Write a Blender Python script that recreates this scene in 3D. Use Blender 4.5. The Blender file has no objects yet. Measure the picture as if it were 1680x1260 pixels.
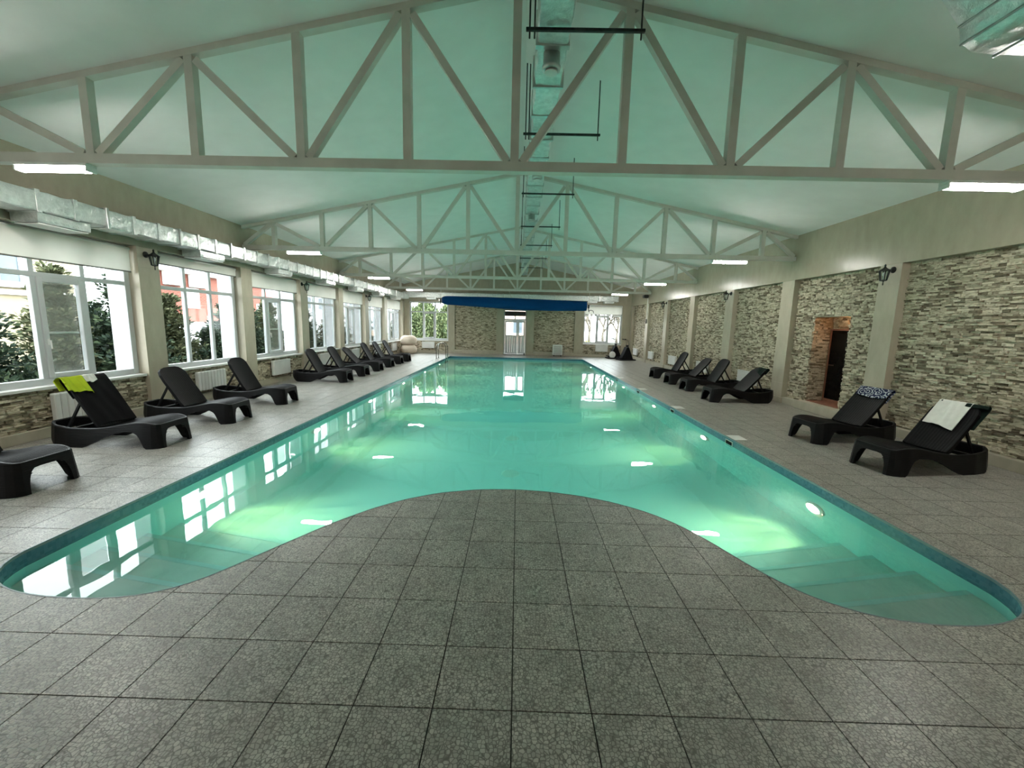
import bpy, bmesh, math, random
import numpy as np
from mathutils import Vector, Matrix

PI = math.pi
rng = random.Random(7)
S = bpy.context.scene
COL = S.collection

# ------------------------------------------------------------------ camera
F_PX = 667.87
YAW, PITCH, ROLL = 0.01136, -0.14475, 0.02371
CAM = np.array([-0.01396, -1.47181, 1.58061])


def cam_rows():
    ca, sa = math.cos(YAW), math.sin(YAW)
    cb, sb = math.cos(PITCH), math.sin(PITCH)
    cc, sc_ = math.cos(ROLL), math.sin(ROLL)
    Rz = np.array([[ca, sa, 0], [-sa, ca, 0], [0, 0, 1]])
    Rx = np.array([[1, 0, 0], [0, cb, sb], [0, -sb, cb]])
    Ry = np.array([[cc, 0, sc_], [0, 1, 0], [-sc_, 0, cc]])
    return Ry @ Rx @ Rz


MC = cam_rows()
cd = bpy.data.cameras.new('camera')
cam = bpy.data.objects.new('camera', cd)
COL.objects.link(cam)
cd.sensor_fit = 'HORIZONTAL'
cd.sensor_width = 36.0
cd.lens = F_PX / 1680.0 * 36.0
cd.clip_start = 0.05
cd.clip_end = 300
r0, r1, r2 = MC
cam.matrix_world = Matrix(((r0[0], r2[0], -r1[0], CAM[0]), (r0[1], r2[1], -r1[1], CAM[1]),
                           (r0[2], r2[2], -r1[2], CAM[2]), (0, 0, 0, 1)))
S.camera = cam

# ------------------------------------------------------------------ exposure, world, lights
S.view_settings.view_transform = 'Standard'
S.view_settings.look = 'None'
S.view_settings.gamma = 1.0
S.view_settings.use_curve_mapping = False
S.view_settings.exposure = 1.3
SKY = 5.3            # overcast sky radiance
LED = 52.0           # strip lights
POOL_SPOT = 20.0     # underwater lamps: downward beam, watts
POOL_WIDE = 56.0     # underwater lamps: wide beam across the pool, watts
POOL_LENS = 9.0     # underwater lamp lenses, radiance

S.cycles.use_denoising = True
S.cycles.max_bounces = 9
S.cycles.diffuse_bounces = 5
S.cycles.volume_bounces = 1
S.cycles.glossy_bounces = 3
S.cycles.transmission_bounces = 6
S.cycles.transparent_max_bounces = 12
S.cycles.caustics_reflective = False
S.cycles.caustics_refractive = True
S.cycles.sample_clamp_indirect = 6.0
S.cycles.blur_glossy = 0.5
S.cycles.use_adaptive_sampling = True
S.cycles.adaptive_threshold = 0.02

W = bpy.data.worlds.new('overcast_sky')
S.world = W
W.use_nodes = True
wn = W.node_tree
bg = wn.nodes['Background']
bg.inputs['Color'].default_value = (0.93, 0.97, 1.0, 1)
bg.inputs['Strength'].default_value = SKY


def area_portal(loc, rot, sx, sy):
    l = bpy.data.lights.new('window_light_portal', 'AREA')
    l.shape = 'RECTANGLE'
    l.size = sx
    l.size_y = sy
    l.cycles.is_portal = True
    o = bpy.data.objects.new('window_light_portal', l)
    o.location = loc
    o.rotation_euler = rot
    COL.objects.link(o)
    return o


# ------------------------------------------------------------------ helpers
def pj(p):
    q = MC @ (np.array(p, float) - CAM)
    if q[1] < 0.05:
        return None
    return (840 + F_PX * q[0] / q[1], 630 - F_PX * q[2] / q[1], q[1])


class MB:
    """collects vertices and faces, then links them as one mesh object"""

    def __init__(self):
        self.v = []
        self.f = []
        self.sm = []

    def add(self, vs, fs, smooth=False):
        n = len(self.v)
        self.v.extend([tuple(map(float, p)) for p in vs])
        for f in fs:
            self.f.append([i + n for i in f])
            self.sm.append(smooth)
        return self

    def box(self, x0, x1, y0, y1, z0, z1):
        vs = [(x0, y0, z0), (x1, y0, z0), (x1, y1, z0), (x0, y1, z0), (x0, y0, z1), (x1, y0, z1), (x1, y1, z1), (x0, y1, z1)]
        return self.add(vs, [(0, 3, 2, 1), (4, 5, 6, 7), (0, 1, 5, 4), (1, 2, 6, 5), (2, 3, 7, 6), (3, 0, 4, 7)])

    def bbox(self, x0, x1, y0, y1, z0, z1, b=0.004):
        """box with chamfered edges"""
        bm = bmesh.new()
        bmesh.ops.create_cube(bm, size=1.0)
        for v in bm.verts:
            v.co = Vector(((x0 + x1) / 2 + v.co.x * (x1 - x0), (y0 + y1) / 2 + v.co.y * (y1 - y0), (z0 + z1) / 2 + v.co.z * (z1 - z0)))
        bmesh.ops.bevel(bm, geom=list(bm.edges), offset=b, segments=1, affect='EDGES')
        self.bm(bm)
        return self

    def bm(self, bm, smooth=False):
        bm.verts.index_update()
        self.add([v.co[:] for v in bm.verts], [[v.index for v in f.verts] for f in bm.faces], smooth)
        bm.free()
        return self

    def bar(self, a, b, w, h, up=(0, 0, 1)):
        """rectangular bar from a to b, w across, h along up"""
        a, b = Vector(a), Vector(b)
        d = (b - a).normalized()
        u = Vector(up)
        s = d.cross(u)
        if s.length < 1e-4:
            u = Vector((0, 1, 0))
            s = d.cross(u)
        s.normalize()
        u = s.cross(d).normalized()
        vs = []
        for p in (a, b):
            for i, j in ((-1, -1), (1, -1), (1, 1), (-1, 1)):
                vs.append(p + s * (i * w / 2) + u * (j * h / 2))
        return self.add(vs, [(0, 1, 2, 3), (7, 6, 5, 4), (0, 4, 5, 1), (1, 5, 6, 2), (2, 6, 7, 3), (3, 7, 4, 0)])

    def tube(self, pts, r, n=8, cap=True, smooth=True):
        pts = [Vector(p) for p in pts]
        rs = r if isinstance(r, (list, tuple)) else [r] * len(pts)
        base = len(self.v)
        prev = None
        for i, p in enumerate(pts):
            if i == 0:
                d = pts[1] - p
            elif i == len(pts) - 1:
                d = p - pts[i - 1]
            else:
                d = pts[i + 1] - pts[i - 1]
            d.normalize()
            if prev is None:
                u = Vector((0, 0, 1)) if abs(d.z) < 0.9 else Vector((0, 1, 0))
            else:
                u = prev
            s = d.cross(u).normalized()
            u = s.cross(d).normalized()
            prev = u
            for k in range(n):
                a = 2 * PI * k / n
                q = p + (s * math.cos(a) + u * math.sin(a)) * rs[i]
                self.v.append(q[:])
        for i in range(len(pts) - 1):
            for k in range(n):
                k2 = (k + 1) % n
                self.f.append([base + i * n + k, base + i * n + k2, base + (i + 1) * n + k2, base + (i + 1) * n + k])
                self.sm.append(smooth)
        if cap:
            self.f.append([base + k for k in range(n)][::-1])
            self.sm.append(False)
            self.f.append([base + (len(pts) - 1) * n + k for k in range(n)])
            self.sm.append(False)
        return self

    def lathe(self, c, prof, n=16, smooth=True, axis='z'):
        """prof: list of (radius, height) from bottom up"""
        base = len(self.v)
        for r, h in prof:
            for k in range(n):
                a = 2 * PI * k / n
                if axis == 'z':
                    self.v.append((c[0] + r * math.cos(a), c[1] + r * math.sin(a), c[2] + h))
                elif axis == 'x':
                    self.v.append((c[0] + h, c[1] + r * math.cos(a), c[2] + r * math.sin(a)))
                else:
                    self.v.append((c[0] + r * math.cos(a), c[1] + h, c[2] + r * math.sin(a)))
        for i in range(len(prof) - 1):
            for k in range(n):
                k2 = (k + 1) % n
                self.f.append([base + i * n + k, base + i * n + k2, base + (i + 1) * n + k2, base + (i + 1) * n + k])
                self.sm.append(smooth)
        self.f.append([base + k for k in range(n)][::-1])
        self.sm.append(False)
        self.f.append([base + (len(prof) - 1) * n + k for k in range(n)])
        self.sm.append(False)
        return self

    def grid(self, P, smooth=True):
        """P: rows of points"""
        base = len(self.v)
        nr, nc = len(P), len(P[0])
        for row in P:
            for p in row:
                self.v.append(tuple(map(float, p)))
        for i in range(nr - 1):
            for j in range(nc - 1):
                self.f.append([base + i * nc + j, base + i * nc + j + 1, base + (i + 1) * nc + j + 1, base + (i + 1) * nc + j])
                self.sm.append(smooth)
        return self

    def prism(self, poly, z0, z1):
        n = len(poly)
        base = len(self.v)
        for z in (z0, z1):
            for p in poly:
                self.v.append((p[0], p[1], z))
        self.f.append([base + i for i in range(n)][::-1])
        self.f.append([base + n + i for i in range(n)])
        self.sm += [False, False]
        for i in range(n):
            j = (i + 1) % n
            self.f.append([base + i, base + j, base + n + j, base + n + i])
            self.sm.append(False)
        return self

    def mesh(self, name, mat):
        me = bpy.data.meshes.new(name)
        me.from_pydata(self.v, [], self.f)
        me.polygons.foreach_set('use_smooth', self.sm)
        if mat:
            me.materials.append(mat)
        me.validate()
        me.update()
        return me

    def fix(self):
        return self

    def build(self, name, mat, parent=None, normals=False):
        me = self.mesh(name, mat)
        if normals:
            b = bmesh.new()
            b.from_mesh(me)
            bmesh.ops.recalc_face_normals(b, faces=b.faces)
            b.to_mesh(me)
            b.free()
        return link(name, me, parent)


def link(name, me, parent=None, loc=None):
    o = bpy.data.objects.new(name, me)
    COL.objects.link(o)
    if parent is not None:
        o.parent = parent
    if loc is not None:
        o.location = loc
    return o


def tag(o, label=None, cat=None, group=None, kind=None):
    if label:
        o['label'] = label
    if cat:
        o['category'] = cat
    if group:
        o['group'] = group
    if kind:
        o['kind'] = kind
    return o


def thing(name, label, cat, loc=(0, 0, 0), rz=0.0, group=None):
    o = bpy.data.objects.new(name, None)
    o.empty_display_size = 0.1
    COL.objects.link(o)
    o.location = loc
    o.rotation_euler = (0, 0, rz)
    return tag(o, label, cat, group)


def struct_empty(name, loc=(0, 0, 0)):
    o = bpy.data.objects.new(name, None)
    o.empty_display_size = 0.1
    COL.objects.link(o)
    o.location = loc
    return tag(o, kind='structure')


def copy_tree(o, parent=None):
    c = o.copy()
    COL.objects.link(c)
    if parent is not None:
        c.parent = parent
    for ch in list(o.children):
        copy_tree(ch, c)
    return c


# ------------------------------------------------------------------ materials
class NT:
    def __init__(self, name):
        self.m = bpy.data.materials.new(name)
        self.m.use_nodes = True
        self.t = self.m.node_tree
        self.b = self.t.nodes['Principled BSDF']
        self.out = self.t.nodes['Material Output']

    def n(self, kind, **kw):
        x = self.t.nodes.new(kind)
        for k, v in kw.items():
            setattr(x, k, v)
        return x

    def l(self, a, b):
        self.t.links.new(a, b)

    def ramp(self, fac, stops, interp='LINEAR'):
        r = self.n('ShaderNodeValToRGB')
        r.color_ramp.interpolation = interp
        e = r.color_ramp.elements
        while len(e) < len(stops):
            e.new(0.5)
        for el, (p, c) in zip(e, stops):
            el.position = p
            el.color = (c[0], c[1], c[2], 1)
        self.l(fac, r.inputs['Fac'])
        return r.outputs['Color']

    def pos(self):
        return self.n('ShaderNodeNewGeometry').outputs['Position']

    def obj(self):
        return self.n('ShaderNodeTexCoord').outputs['Object']

    def mapping(self, vec, scale=(1, 1, 1), rot=(0, 0, 0), loc=(0, 0, 0)):
        mp = self.n('ShaderNodeMapping')
        mp.inputs['Scale'].default_value = scale
        mp.inputs['Rotation'].default_value = rot
        mp.inputs['Location'].default_value = loc
        self.l(vec, mp.inputs['Vector'])
        return mp.outputs['Vector']

    def noise(self, vec, scale, detail=3, rough=0.5):
        x = self.n('ShaderNodeTexNoise')
        x.inputs['Scale'].default_value = scale
        x.inputs['Detail'].default_value = detail
        x.inputs['Roughness'].default_value = rough
        if vec is not None:
            self.l(vec, x.inputs['Vector'])
        return x.outputs['Fac']

    def math(self, op, a, b=None):
        x = self.n('ShaderNodeMath', operation=op)
        for i, q in enumerate((a, b)):
            if q is None:
                continue
            if isinstance(q, (int, float)):
                x.inputs[i].default_value = q
            else:
                self.l(q, x.inputs[i])
        return x.outputs[0]

    def mix(self, fac, a, b, mode='MIX'):
        x = self.n('ShaderNodeMixRGB', blend_type=mode)
        for s, q in zip(('Fac', 'Color1', 'Color2'), (fac, a, b)):
            if isinstance(q, (int, float)):
                x.inputs[s].default_value = q
            elif isinstance(q, tuple):
                x.inputs[s].default_value = (q[0], q[1], q[2], 1)
            else:
                self.l(q, x.inputs[s])
        return x.outputs['Color']

    def bump(self, h, strength=0.3, dist=0.01):
        x = self.n('ShaderNodeBump')
        x.inputs['Strength'].default_value = strength
        x.inputs['Distance'].default_value = dist
        self.l(h, x.inputs['Height'])
        self.l(x.outputs['Normal'], self.b.inputs['Normal'])
        return x

    def set(self, color=None, rough=None, metal=None, spec=None):
        if color is not None:
            if isinstance(color, tuple):
                self.b.inputs['Base Color'].default_value = (*color, 1)
            else:
                self.l(color, self.b.inputs['Base Color'])
        if rough is not None:
            if isinstance(rough, (int, float)):
                self.b.inputs['Roughness'].default_value = rough
            else:
                self.l(rough, self.b.inputs['Roughness'])
        if metal is not None:
            self.b.inputs['Metallic'].default_value = metal
        if spec is not None:
            self.b.inputs['Specular IOR Level'].default_value = spec
        return self


def mottled(name, c1, c2, scale=6, rough=0.5, metal=0.0, bump=0.0, bscale=60, spec=None, coord='pos'):
    n = NT(name)
    v = n.pos() if coord == 'pos' else n.obj()
    c = n.ramp(n.noise(v, scale, 4), [(0.3, c1), (0.7, c2)])
    n.set(c, rough, metal, spec)
    if bump:
        n.bump(n.noise(v, bscale, 3), bump, 0.004)
    return n.m


def emitter(name, color, strength):
    n = NT(name)
    n.set((0.8, 0.8, 0.8), 0.4)
    n.b.inputs['Emission Color'].default_value = (*color, 1)
    n.b.inputs['Emission Strength'].default_value = strength
    return n.m


M = {}


def mat_floor_tile():
    n = NT('mosaic_floor_tile')
    p = n.pos()
    wob = n.n('ShaderNodeTexNoise')
    wob.inputs['Scale'].default_value = 9
    n.l(p, wob.inputs['Vector'])
    wv = n.n('ShaderNodeVectorMath', operation='MULTIPLY_ADD')
    n.l(wob.outputs['Color'], wv.inputs[0])
    wv.inputs[1].default_value = (0.035, 0.035, 0)
    n.l(p, wv.inputs[2])
    fl = n.mapping(wv.outputs[0], scale=(1, 1, 0))
    v = n.n('ShaderNodeTexVoronoi', feature='DISTANCE_TO_EDGE')
    v.inputs['Scale'].default_value = 62
    v.inputs['Randomness'].default_value = 0.66
    n.l(fl, v.inputs['Vector'])
    vc = n.n('ShaderNodeTexVoronoi', feature='F1')
    vc.inputs['Scale'].default_value = 62
    vc.inputs['Randomness'].default_value = 0.66
    n.l(fl, vc.inputs['Vector'])
    sep = n.n('ShaderNodeSeparateColor')
    n.l(vc.outputs['Color'], sep.inputs['Color'])
    cell = n.ramp(sep.outputs[0], [(0.0, (0.38, 0.365, 0.335)), (0.55, (0.47, 0.455, 0.415)), (1.0, (0.55, 0.53, 0.485))])
    patch = n.noise(p, 5.5, 3)
    cell = n.mix(1.0, cell, n.ramp(patch, [(0.3, (0.72, 0.71, 0.70)), (0.65, (1.0, 1.0, 1.0))]), 'MULTIPLY')
    jf = n.ramp(v.outputs['Distance'], [(0.02, (0, 0, 0)), (0.13, (1, 1, 1))])
    col = n.mix(jf, (0.15, 0.145, 0.128), cell)
    rnd = n.n('ShaderNodeObjectInfo').outputs['Random']
    col = n.mix(1.0, col, n.ramp(rnd, [(0, (0.93, 0.93, 0.93)), (1, (1.04, 1.03, 1.02))]), 'MULTIPLY')
    n.set(col, 0.33, spec=0.5)
    n.bump(jf, 0.25, 0.002)
    return n.m


def mat_stone():
    n = NT('stacked_ledge_stone')
    g = n.n('ShaderNodeNewGeometry')
    oi = n.n('ShaderNodeObjectInfo').outputs['Random']
    r = n.math('FRACT', n.math('ADD', n.math('MULTIPLY', g.outputs['Random Per Island'], 7.31), n.math('MULTIPLY', oi, 5.77)))
    base = n.ramp(r, [(0.0, (0.17, 0.14, 0.095)), (0.2, (0.30, 0.255, 0.18)), (0.4, (0.52, 0.46, 0.345)), (0.8, (0.69, 0.62, 0.48)), (1.0, (0.78, 0.71, 0.575))])
    p = g.outputs['Position']
    sp = n.mapping(p, scale=(8, 8, 26))
    blot = n.ramp(n.noise(sp, 2.0, 4, 0.6), [(0.34, (0.46, 0.43, 0.38)), (0.52, (1, 1, 1))])
    col = n.mix(1.0, base, blot, 'MULTIPLY')
    n.set(col, 0.8, spec=0.25)
    n.bump(n.noise(p, 55, 4), 0.55, 0.008)
    return n.m


def mat_cream(name, c1, c2, rough=0.5, joints=True):
    n = NT(name)
    p = n.pos()
    sp = n.mapping(p, scale=(2.2, 2.2, 1.0))
    c = n.ramp(n.noise(sp, 3.0, 5, 0.6), [(0.3, c1), (0.7, c2)])
    n.set(c, rough, spec=0.22)
    n.bump(n.noise(p, 30, 3), 0.06, 0.002)
    return n.m


def mat_foil():
    n = NT('foil_insulation')
    o = n.pos()
    cr = n.noise(n.mapping(o, scale=(7, 7, 7)), 2.2, 5, 0.65)
    v = n.n('ShaderNodeTexVoronoi', feature='DISTANCE_TO_EDGE')
    v.inputs['Scale'].default_value = 7
    n.l(o, v.inputs['Vector'])
    c = n.ramp(cr, [(0.3, (0.60, 0.63, 0.62)), (0.7, (0.84, 0.87, 0.86))])
    n.set(c, 0.36, 0.8)
    h = n.math('ADD', cr, n.math('MULTIPLY', v.outputs['Distance'], 0.8))
    n.bump(h, 0.55, 0.03)
    return n.m


def mat_rattan(name, c, ribs=95.0):
    n = NT(name)
    o = n.obj()
    w = n.n('ShaderNodeTexWave', wave_type='BANDS', bands_direction='Z')
    w.inputs['Scale'].default_value = ribs / 6.0
    n.l(o, w.inputs['Vector'])
    nz = n.noise(o, 25, 2)
    col = n.mix(nz, (c[0] * 0.8, c[1] * 0.8, c[2] * 0.8), (c[0] * 1.25, c[1] * 1.25, c[2] * 1.25))
    n.set(col, 0.46, spec=0.2)
    n.bump(w.outputs['Fac'], 0.35, 0.004)
    return n.m


def mat_glass():
    n = NT('window_glass')
    t = n.n('ShaderNodeBsdfTransparent')
    t.inputs['Color'].default_value = (0.93, 0.96, 0.95, 1)
    g = n.n('ShaderNodeBsdfGlossy')
    g.inputs['Roughness'].default_value = 0.02
    lw = n.n('ShaderNodeLayerWeight')
    lw.inputs['Blend'].default_value = 0.12
    mx = n.n('ShaderNodeMixShader')
    n.l(n.math('MULTIPLY', lw.outputs['Fresnel'], 0.7), mx.inputs[0])
    n.l(t.outputs[0], mx.inputs[1])
    n.l(g.outputs[0], mx.inputs[2])
    n.l(mx.outputs[0], n.out.inputs['Surface'])
    return n.m


def mat_net():
    n = NT('mosquito_mesh')
    t = n.n('ShaderNodeBsdfTransparent')
    d = n.n('ShaderNodeBsdfDiffuse')
    d.inputs['Color'].default_value = (0.42, 0.41, 0.38, 1)
    mx = n.n('ShaderNodeMixShader')
    mx.inputs[0].default_value = 0.38
    n.l(t.outputs[0], mx.inputs[1])
    n.l(d.outputs[0], mx.inputs[2])
    n.l(mx.outputs[0], n.out.inputs['Surface'])
    return n.m


def mat_blind():
    n = NT('roller_blind_fabric')
    p = n.pos()
    c = n.ramp(n.noise(p, 3, 3), [(0.3, (0.70, 0.68, 0.62)), (0.7, (0.76, 0.74, 0.68))])
    d = n.n('ShaderNodeBsdfDiffuse')
    t = n.n('ShaderNodeBsdfTranslucent')
    n.l(c, d.inputs['Color'])
    n.l(c, t.inputs['Color'])
    mx = n.n('ShaderNodeMixShader')
    mx.inputs[0].default_value = 0.22
    n.l(d.outputs[0], mx.inputs[1])
    n.l(t.outputs[0], mx.inputs[2])
    n.l(mx.outputs[0], n.out.inputs['Surface'])
    return n.m


def mat_water():
    n = NT('pool_water')
    n.t.nodes.remove(n.b)
    p = n.pos()
    g = n.n('ShaderNodeBsdfGlass')
    g.inputs['IOR'].default_value = 1.333
    g.inputs['Roughness'].default_value = 0.0
    g.inputs['Color'].default_value = (0.97, 1.0, 0.99, 1)
    sw = n.noise(n.mapping(p, scale=(1.0, 1.0, 0)), 2.1, 2, 0.4)
    bp = n.n('ShaderNodeBump')
    bp.inputs['Strength'].default_value = 0.05
    bp.inputs['Distance'].default_value = 0.035
    n.l(sw, bp.inputs['Height'])
    n.l(bp.outputs['Normal'], g.inputs['Normal'])
    n.l(g.outputs[0], n.out.inputs['Surface'])
    ab = n.n('ShaderNodeVolumeAbsorption')
    ab.inputs['Color'].default_value = (0.06, 0.91, 0.88, 1)
    ab.inputs['Density'].default_value = 0.25
    vs = n.n('ShaderNodeVolumeScatter')
    vs.inputs['Color'].default_value = (0.80, 0.98, 0.95, 1)
    vs.inputs['Density'].default_value = 0.08
    vs.inputs['Anisotropy'].default_value = 0.55
    ad = n.n('ShaderNodeAddShader')
    n.l(ab.outputs[0], ad.inputs[0])
    n.l(vs.outputs[0], ad.inputs[1])
    n.l(ad.outputs[0], n.out.inputs['Volume'])
    return n.m


def mat_liner():
    n = NT('pool_liner')
    p = n.pos()
    c = n.ramp(n.noise(p, 1.2, 4), [(0.3, (0.50, 0.82, 0.79)), (0.7, (0.55, 0.87, 0.84))])
    n.set(c, 0.6, spec=0.2)
    return n.m


def mat_mosaic_blue():
    n = NT('blue_mosaic_band')
    p = n.pos()
    v = n.n('ShaderNodeTexVoronoi')
    v.inputs['Scale'].default_value = 40
    v.inputs['Randomness'].default_value = 0.15
    n.l(p, v.inputs['Vector'])
    sep = n.n('ShaderNodeSeparateColor')
    n.l(v.outputs['Color'], sep.inputs['Color'])
    c = n.ramp(sep.outputs[0], [(0, (0.06, 0.16, 0.23)), (1, (0.11, 0.24, 0.33))])
    n.set(c, 0.25)
    return n.m


def mat_leaf(name, stops):
    n = NT(name)
    g = n.n('ShaderNodeNewGeometry')
    c = n.ramp(g.outputs['Random Per Island'], stops)
    n.set(c, 0.7, spec=0.2)
    return n.m


def mat_brickred():
    n = NT('red_facing_brick')
    b = n.n('ShaderNodeTexBrick')
    b.inputs['Scale'].default_value = 1.0
    b.inputs['Brick Width'].default_value = 0.25
    b.inputs['Row Height'].default_value = 0.075
    b.inputs['Mortar Size'].default_value = 0.008
    b.inputs['Color1'].default_value = (0.17, 0.034, 0.02, 1)
    b.inputs['Color2'].default_value = (0.21, 0.05, 0.03, 1)
    b.inputs['Mortar'].default_value = (0.24, 0.15, 0.12, 1)
    n.l(n.mapping(n.pos(), rot=(0, PI / 2, PI / 2)), b.inputs['Vector'])
    n.set(b.outputs['Color'], 0.85)
    return n.m


def mat_pattern_cloth():
    n = NT('blue_white_printed_towel')
    o = n.obj()
    v = n.n('ShaderNodeTexVoronoi', feature='F1')
    v.inputs['Scale'].default_value = 11
    n.l(o, v.inputs['Vector'])
    w = n.math('SINE', n.math('MULTIPLY', v.outputs['Distance'], 22.0))
    c = n.ramp(w, [(0.30, (0.025, 0.03, 0.075)), (0.5, (0.10, 0.12, 0.22)), (0.62, (0.55, 0.56, 0.60))])
    n.set(c, 0.9, spec=0.1)
    return n.m


def mat_cloth(name, c, wr=0.25):
    n = NT(name)
    o = n.pos()
    k = n.noise(o, 16, 4)
    col = n.mix(k, (c[0] * 0.85, c[1] * 0.85, c[2] * 0.85), (min(1, c[0] * 1.1), min(1, c[1] * 1.1), min(1, c[2] * 1.1)))
    n.set(col, 0.9, spec=0.1)
    n.bump(n.noise(o, 60, 4), wr, 0.006)
    return n.m


M['tile'] = mat_floor_tile()
M['grout'] = mottled('floor_grout', (0.025, 0.023, 0.02), (0.04, 0.037, 0.032), 20, 0.9)
M['stone'] = mat_stone()
M['mortar'] = mottled('stone_backing', (0.09, 0.08, 0.06), (0.14, 0.125, 0.095), 14, 0.9)
M['cream'] = mat_cream('cream_wall_tile', (0.44, 0.395, 0.305), (0.52, 0.47, 0.37), 0.36)
M['upper'] = mat_cream('cream_upper_wall', (0.38, 0.345, 0.262), (0.44, 0.40, 0.31), 0.26)
M['skirt'] = mat_cream('beige_skirting', (0.42, 0.385, 0.30), (0.50, 0.46, 0.37), 0.45)
M['ceil'] = mottled('white_ceiling_board', (0.82, 0.83, 0.82), (0.87, 0.88, 0.87), 3, 0.75, bump=0.12, bscale=90)
M['steel'] = mottled('cream_painted_steel', (0.60, 0.58, 0.53), (0.68, 0.66, 0.61), 5, 0.5)
M['foil'] = mat_foil()
M['galv'] = mottled('galvanised_flange', (0.55, 0.57, 0.56), (0.72, 0.74, 0.73), 12, 0.3, 0.9)
M['darksteel'] = mottled('dark_threaded_rod', (0.02, 0.025, 0.025), (0.05, 0.055, 0.055), 20, 0.5, 0.6)
M['upvc'] = mottled('white_upvc', (0.54, 0.56, 0.57), (0.60, 0.62, 0.63), 4, 0.35)
M['glass'] = mat_glass()
M['net'] = mat_net()
M['blind'] = mat_blind()
M['white'] = mottled('white_enamel', (0.72, 0.72, 0.70), (0.80, 0.80, 0.78), 5, 0.4)
M['plaster'] = mottled('white_outside_plaster', (0.50, 0.51, 0.53), (0.56, 0.57, 0.59), 3, 0.9)
M['rattan'] = mat_rattan('charcoal_rattan_plastic', (0.0045, 0.0044, 0.0051))
M['weave'] = mottled('charcoal_woven_seat', (0.004, 0.0039, 0.0046), (0.0068, 0.0066, 0.0076), 25, 0.55, bump=0.25, bscale=140, spec=0.13, coord='obj')
M['black'] = mottled('black_metal', (0.008, 0.008, 0.008), (0.02, 0.02, 0.02), 15, 0.45)
M['blackp'] = mottled('black_plastic', (0.006, 0.006, 0.0065), (0.012, 0.012, 0.013), 9, 0.75, spec=0.08)
M['chrome'] = mottled('polished_stainless', (0.40, 0.385, 0.36), (0.50, 0.48, 0.45), 9, 0.25, 1.0)
M['blue'] = mat_cloth('blue_bubble_cover', (0.004, 0.05, 0.18), 0.3)
M['water'] = mat_water()
M['liner'] = mat_liner()
M['mosaic'] = mat_mosaic_blue()
M['trimgrey'] = mottled('blue_grey_edge_trim', (0.16, 0.22, 0.25), (0.22, 0.28, 0.31), 12, 0.35)
M['step'] = mottled('pool_step_tile', (0.52, 0.74, 0.68), (0.60, 0.80, 0.74), 8, 0.6, bump=0.2, bscale=120)
M['led'] = emitter('strip_light_diffuser', (1.0, 0.965, 0.90), LED)
M['lens'] = emitter('pool_lamp_lens', (1.0, 0.93, 0.72), POOL_LENS)
M['towel_white'] = mat_cloth('white_terry_towel', (0.74, 0.74, 0.70))
M['towel_black'] = mat_cloth('black_terry_towel', (0.008, 0.008, 0.009))
M['towel_lime'] = mat_cloth('lime_green_cloth', (0.42, 0.52, 0.03), 0.4)
M['towel_green'] = mat_cloth('dark_green_cloth', (0.008, 0.016, 0.013))
M['towel_print'] = mat_pattern_cloth()
M['pouf'] = mat_cloth('cream_beanbag_fabric', (0.72, 0.62, 0.52), 0.15)
M['saunaglass'] = mottled('dark_door_glass', (0.004, 0.004, 0.004), (0.008, 0.007, 0.006), 4, 0.12, spec=0.08)
M['wood'] = mottled('reddish_brown_wood', (0.20, 0.085, 0.05), (0.30, 0.13, 0.08), 10, 0.6)
M['conifer'] = mat_leaf('conifer_foliage', [(0, (0.010, 0.020, 0.013)), (0.6, (0.024, 0.042, 0.024)), (1, (0.055, 0.078, 0.038))])
M['fir'] = mat_leaf('olive_foliage', [(0, (0.026, 0.032, 0.015)), (0.6, (0.065, 0.075, 0.035)), (1, (0.12, 0.125, 0.065))])
M['willow'] = mat_leaf('weeping_foliage', [(0, (0.03, 0.05, 0.02)), (0.6, (0.09, 0.12, 0.05)), (1, (0.18, 0.21, 0.10))])
M['bark'] = mottled('bark', (0.09, 0.075, 0.06), (0.17, 0.15, 0.12), 12, 0.9)
M['soil'] = mottled('garden_ground', (0.16, 0.165, 0.14), (0.26, 0.26, 0.235), 1.5, 0.95)
M['grassy'] = mottled('rough_grass', (0.16, 0.20, 0.05), (0.30, 0.32, 0.10), 5, 0.95)
M['creamhouse'] = mottled('cream_house_render', (0.27, 0.23, 0.15), (0.31, 0.265, 0.18), 2, 0.9)
M['redbrick'] = mat_brickred()
M['bluegrey'] = mottled('blue_grey_glazing', (0.06, 0.08, 0.10), (0.10, 0.125, 0.145), 2, 0.2)
M['greypost'] = mottled('grey_post', (0.16, 0.15, 0.14), (0.24, 0.23, 0.21), 6, 0.7)
M['greyroof'] = mottled('grey_roof_sheet', (0.45, 0.47, 0.50), (0.55, 0.57, 0.60), 3, 0.6)
M['coral'] = mottled('red_sign_board', (0.55, 0.10, 0.10), (0.62, 0.14, 0.13), 4, 0.7)

# ------------------------------------------------------------------ room dimensions
T = 0.33
Y0, Y1 = -3.0, 20.1            # back and far wall faces
XL, XR = -6.0, 5.85            # pillar faces
PXL, PXR = -3.30, 3.16         # pool edges
PY1 = 18.25                    # far pool edge
PW = 2.66                      # top of windows and stone panels
ZW = 3.56                      # wall top


def ceil_z(x):
    return 3.56 + 0.2 * (5.95 - abs(x))


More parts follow.
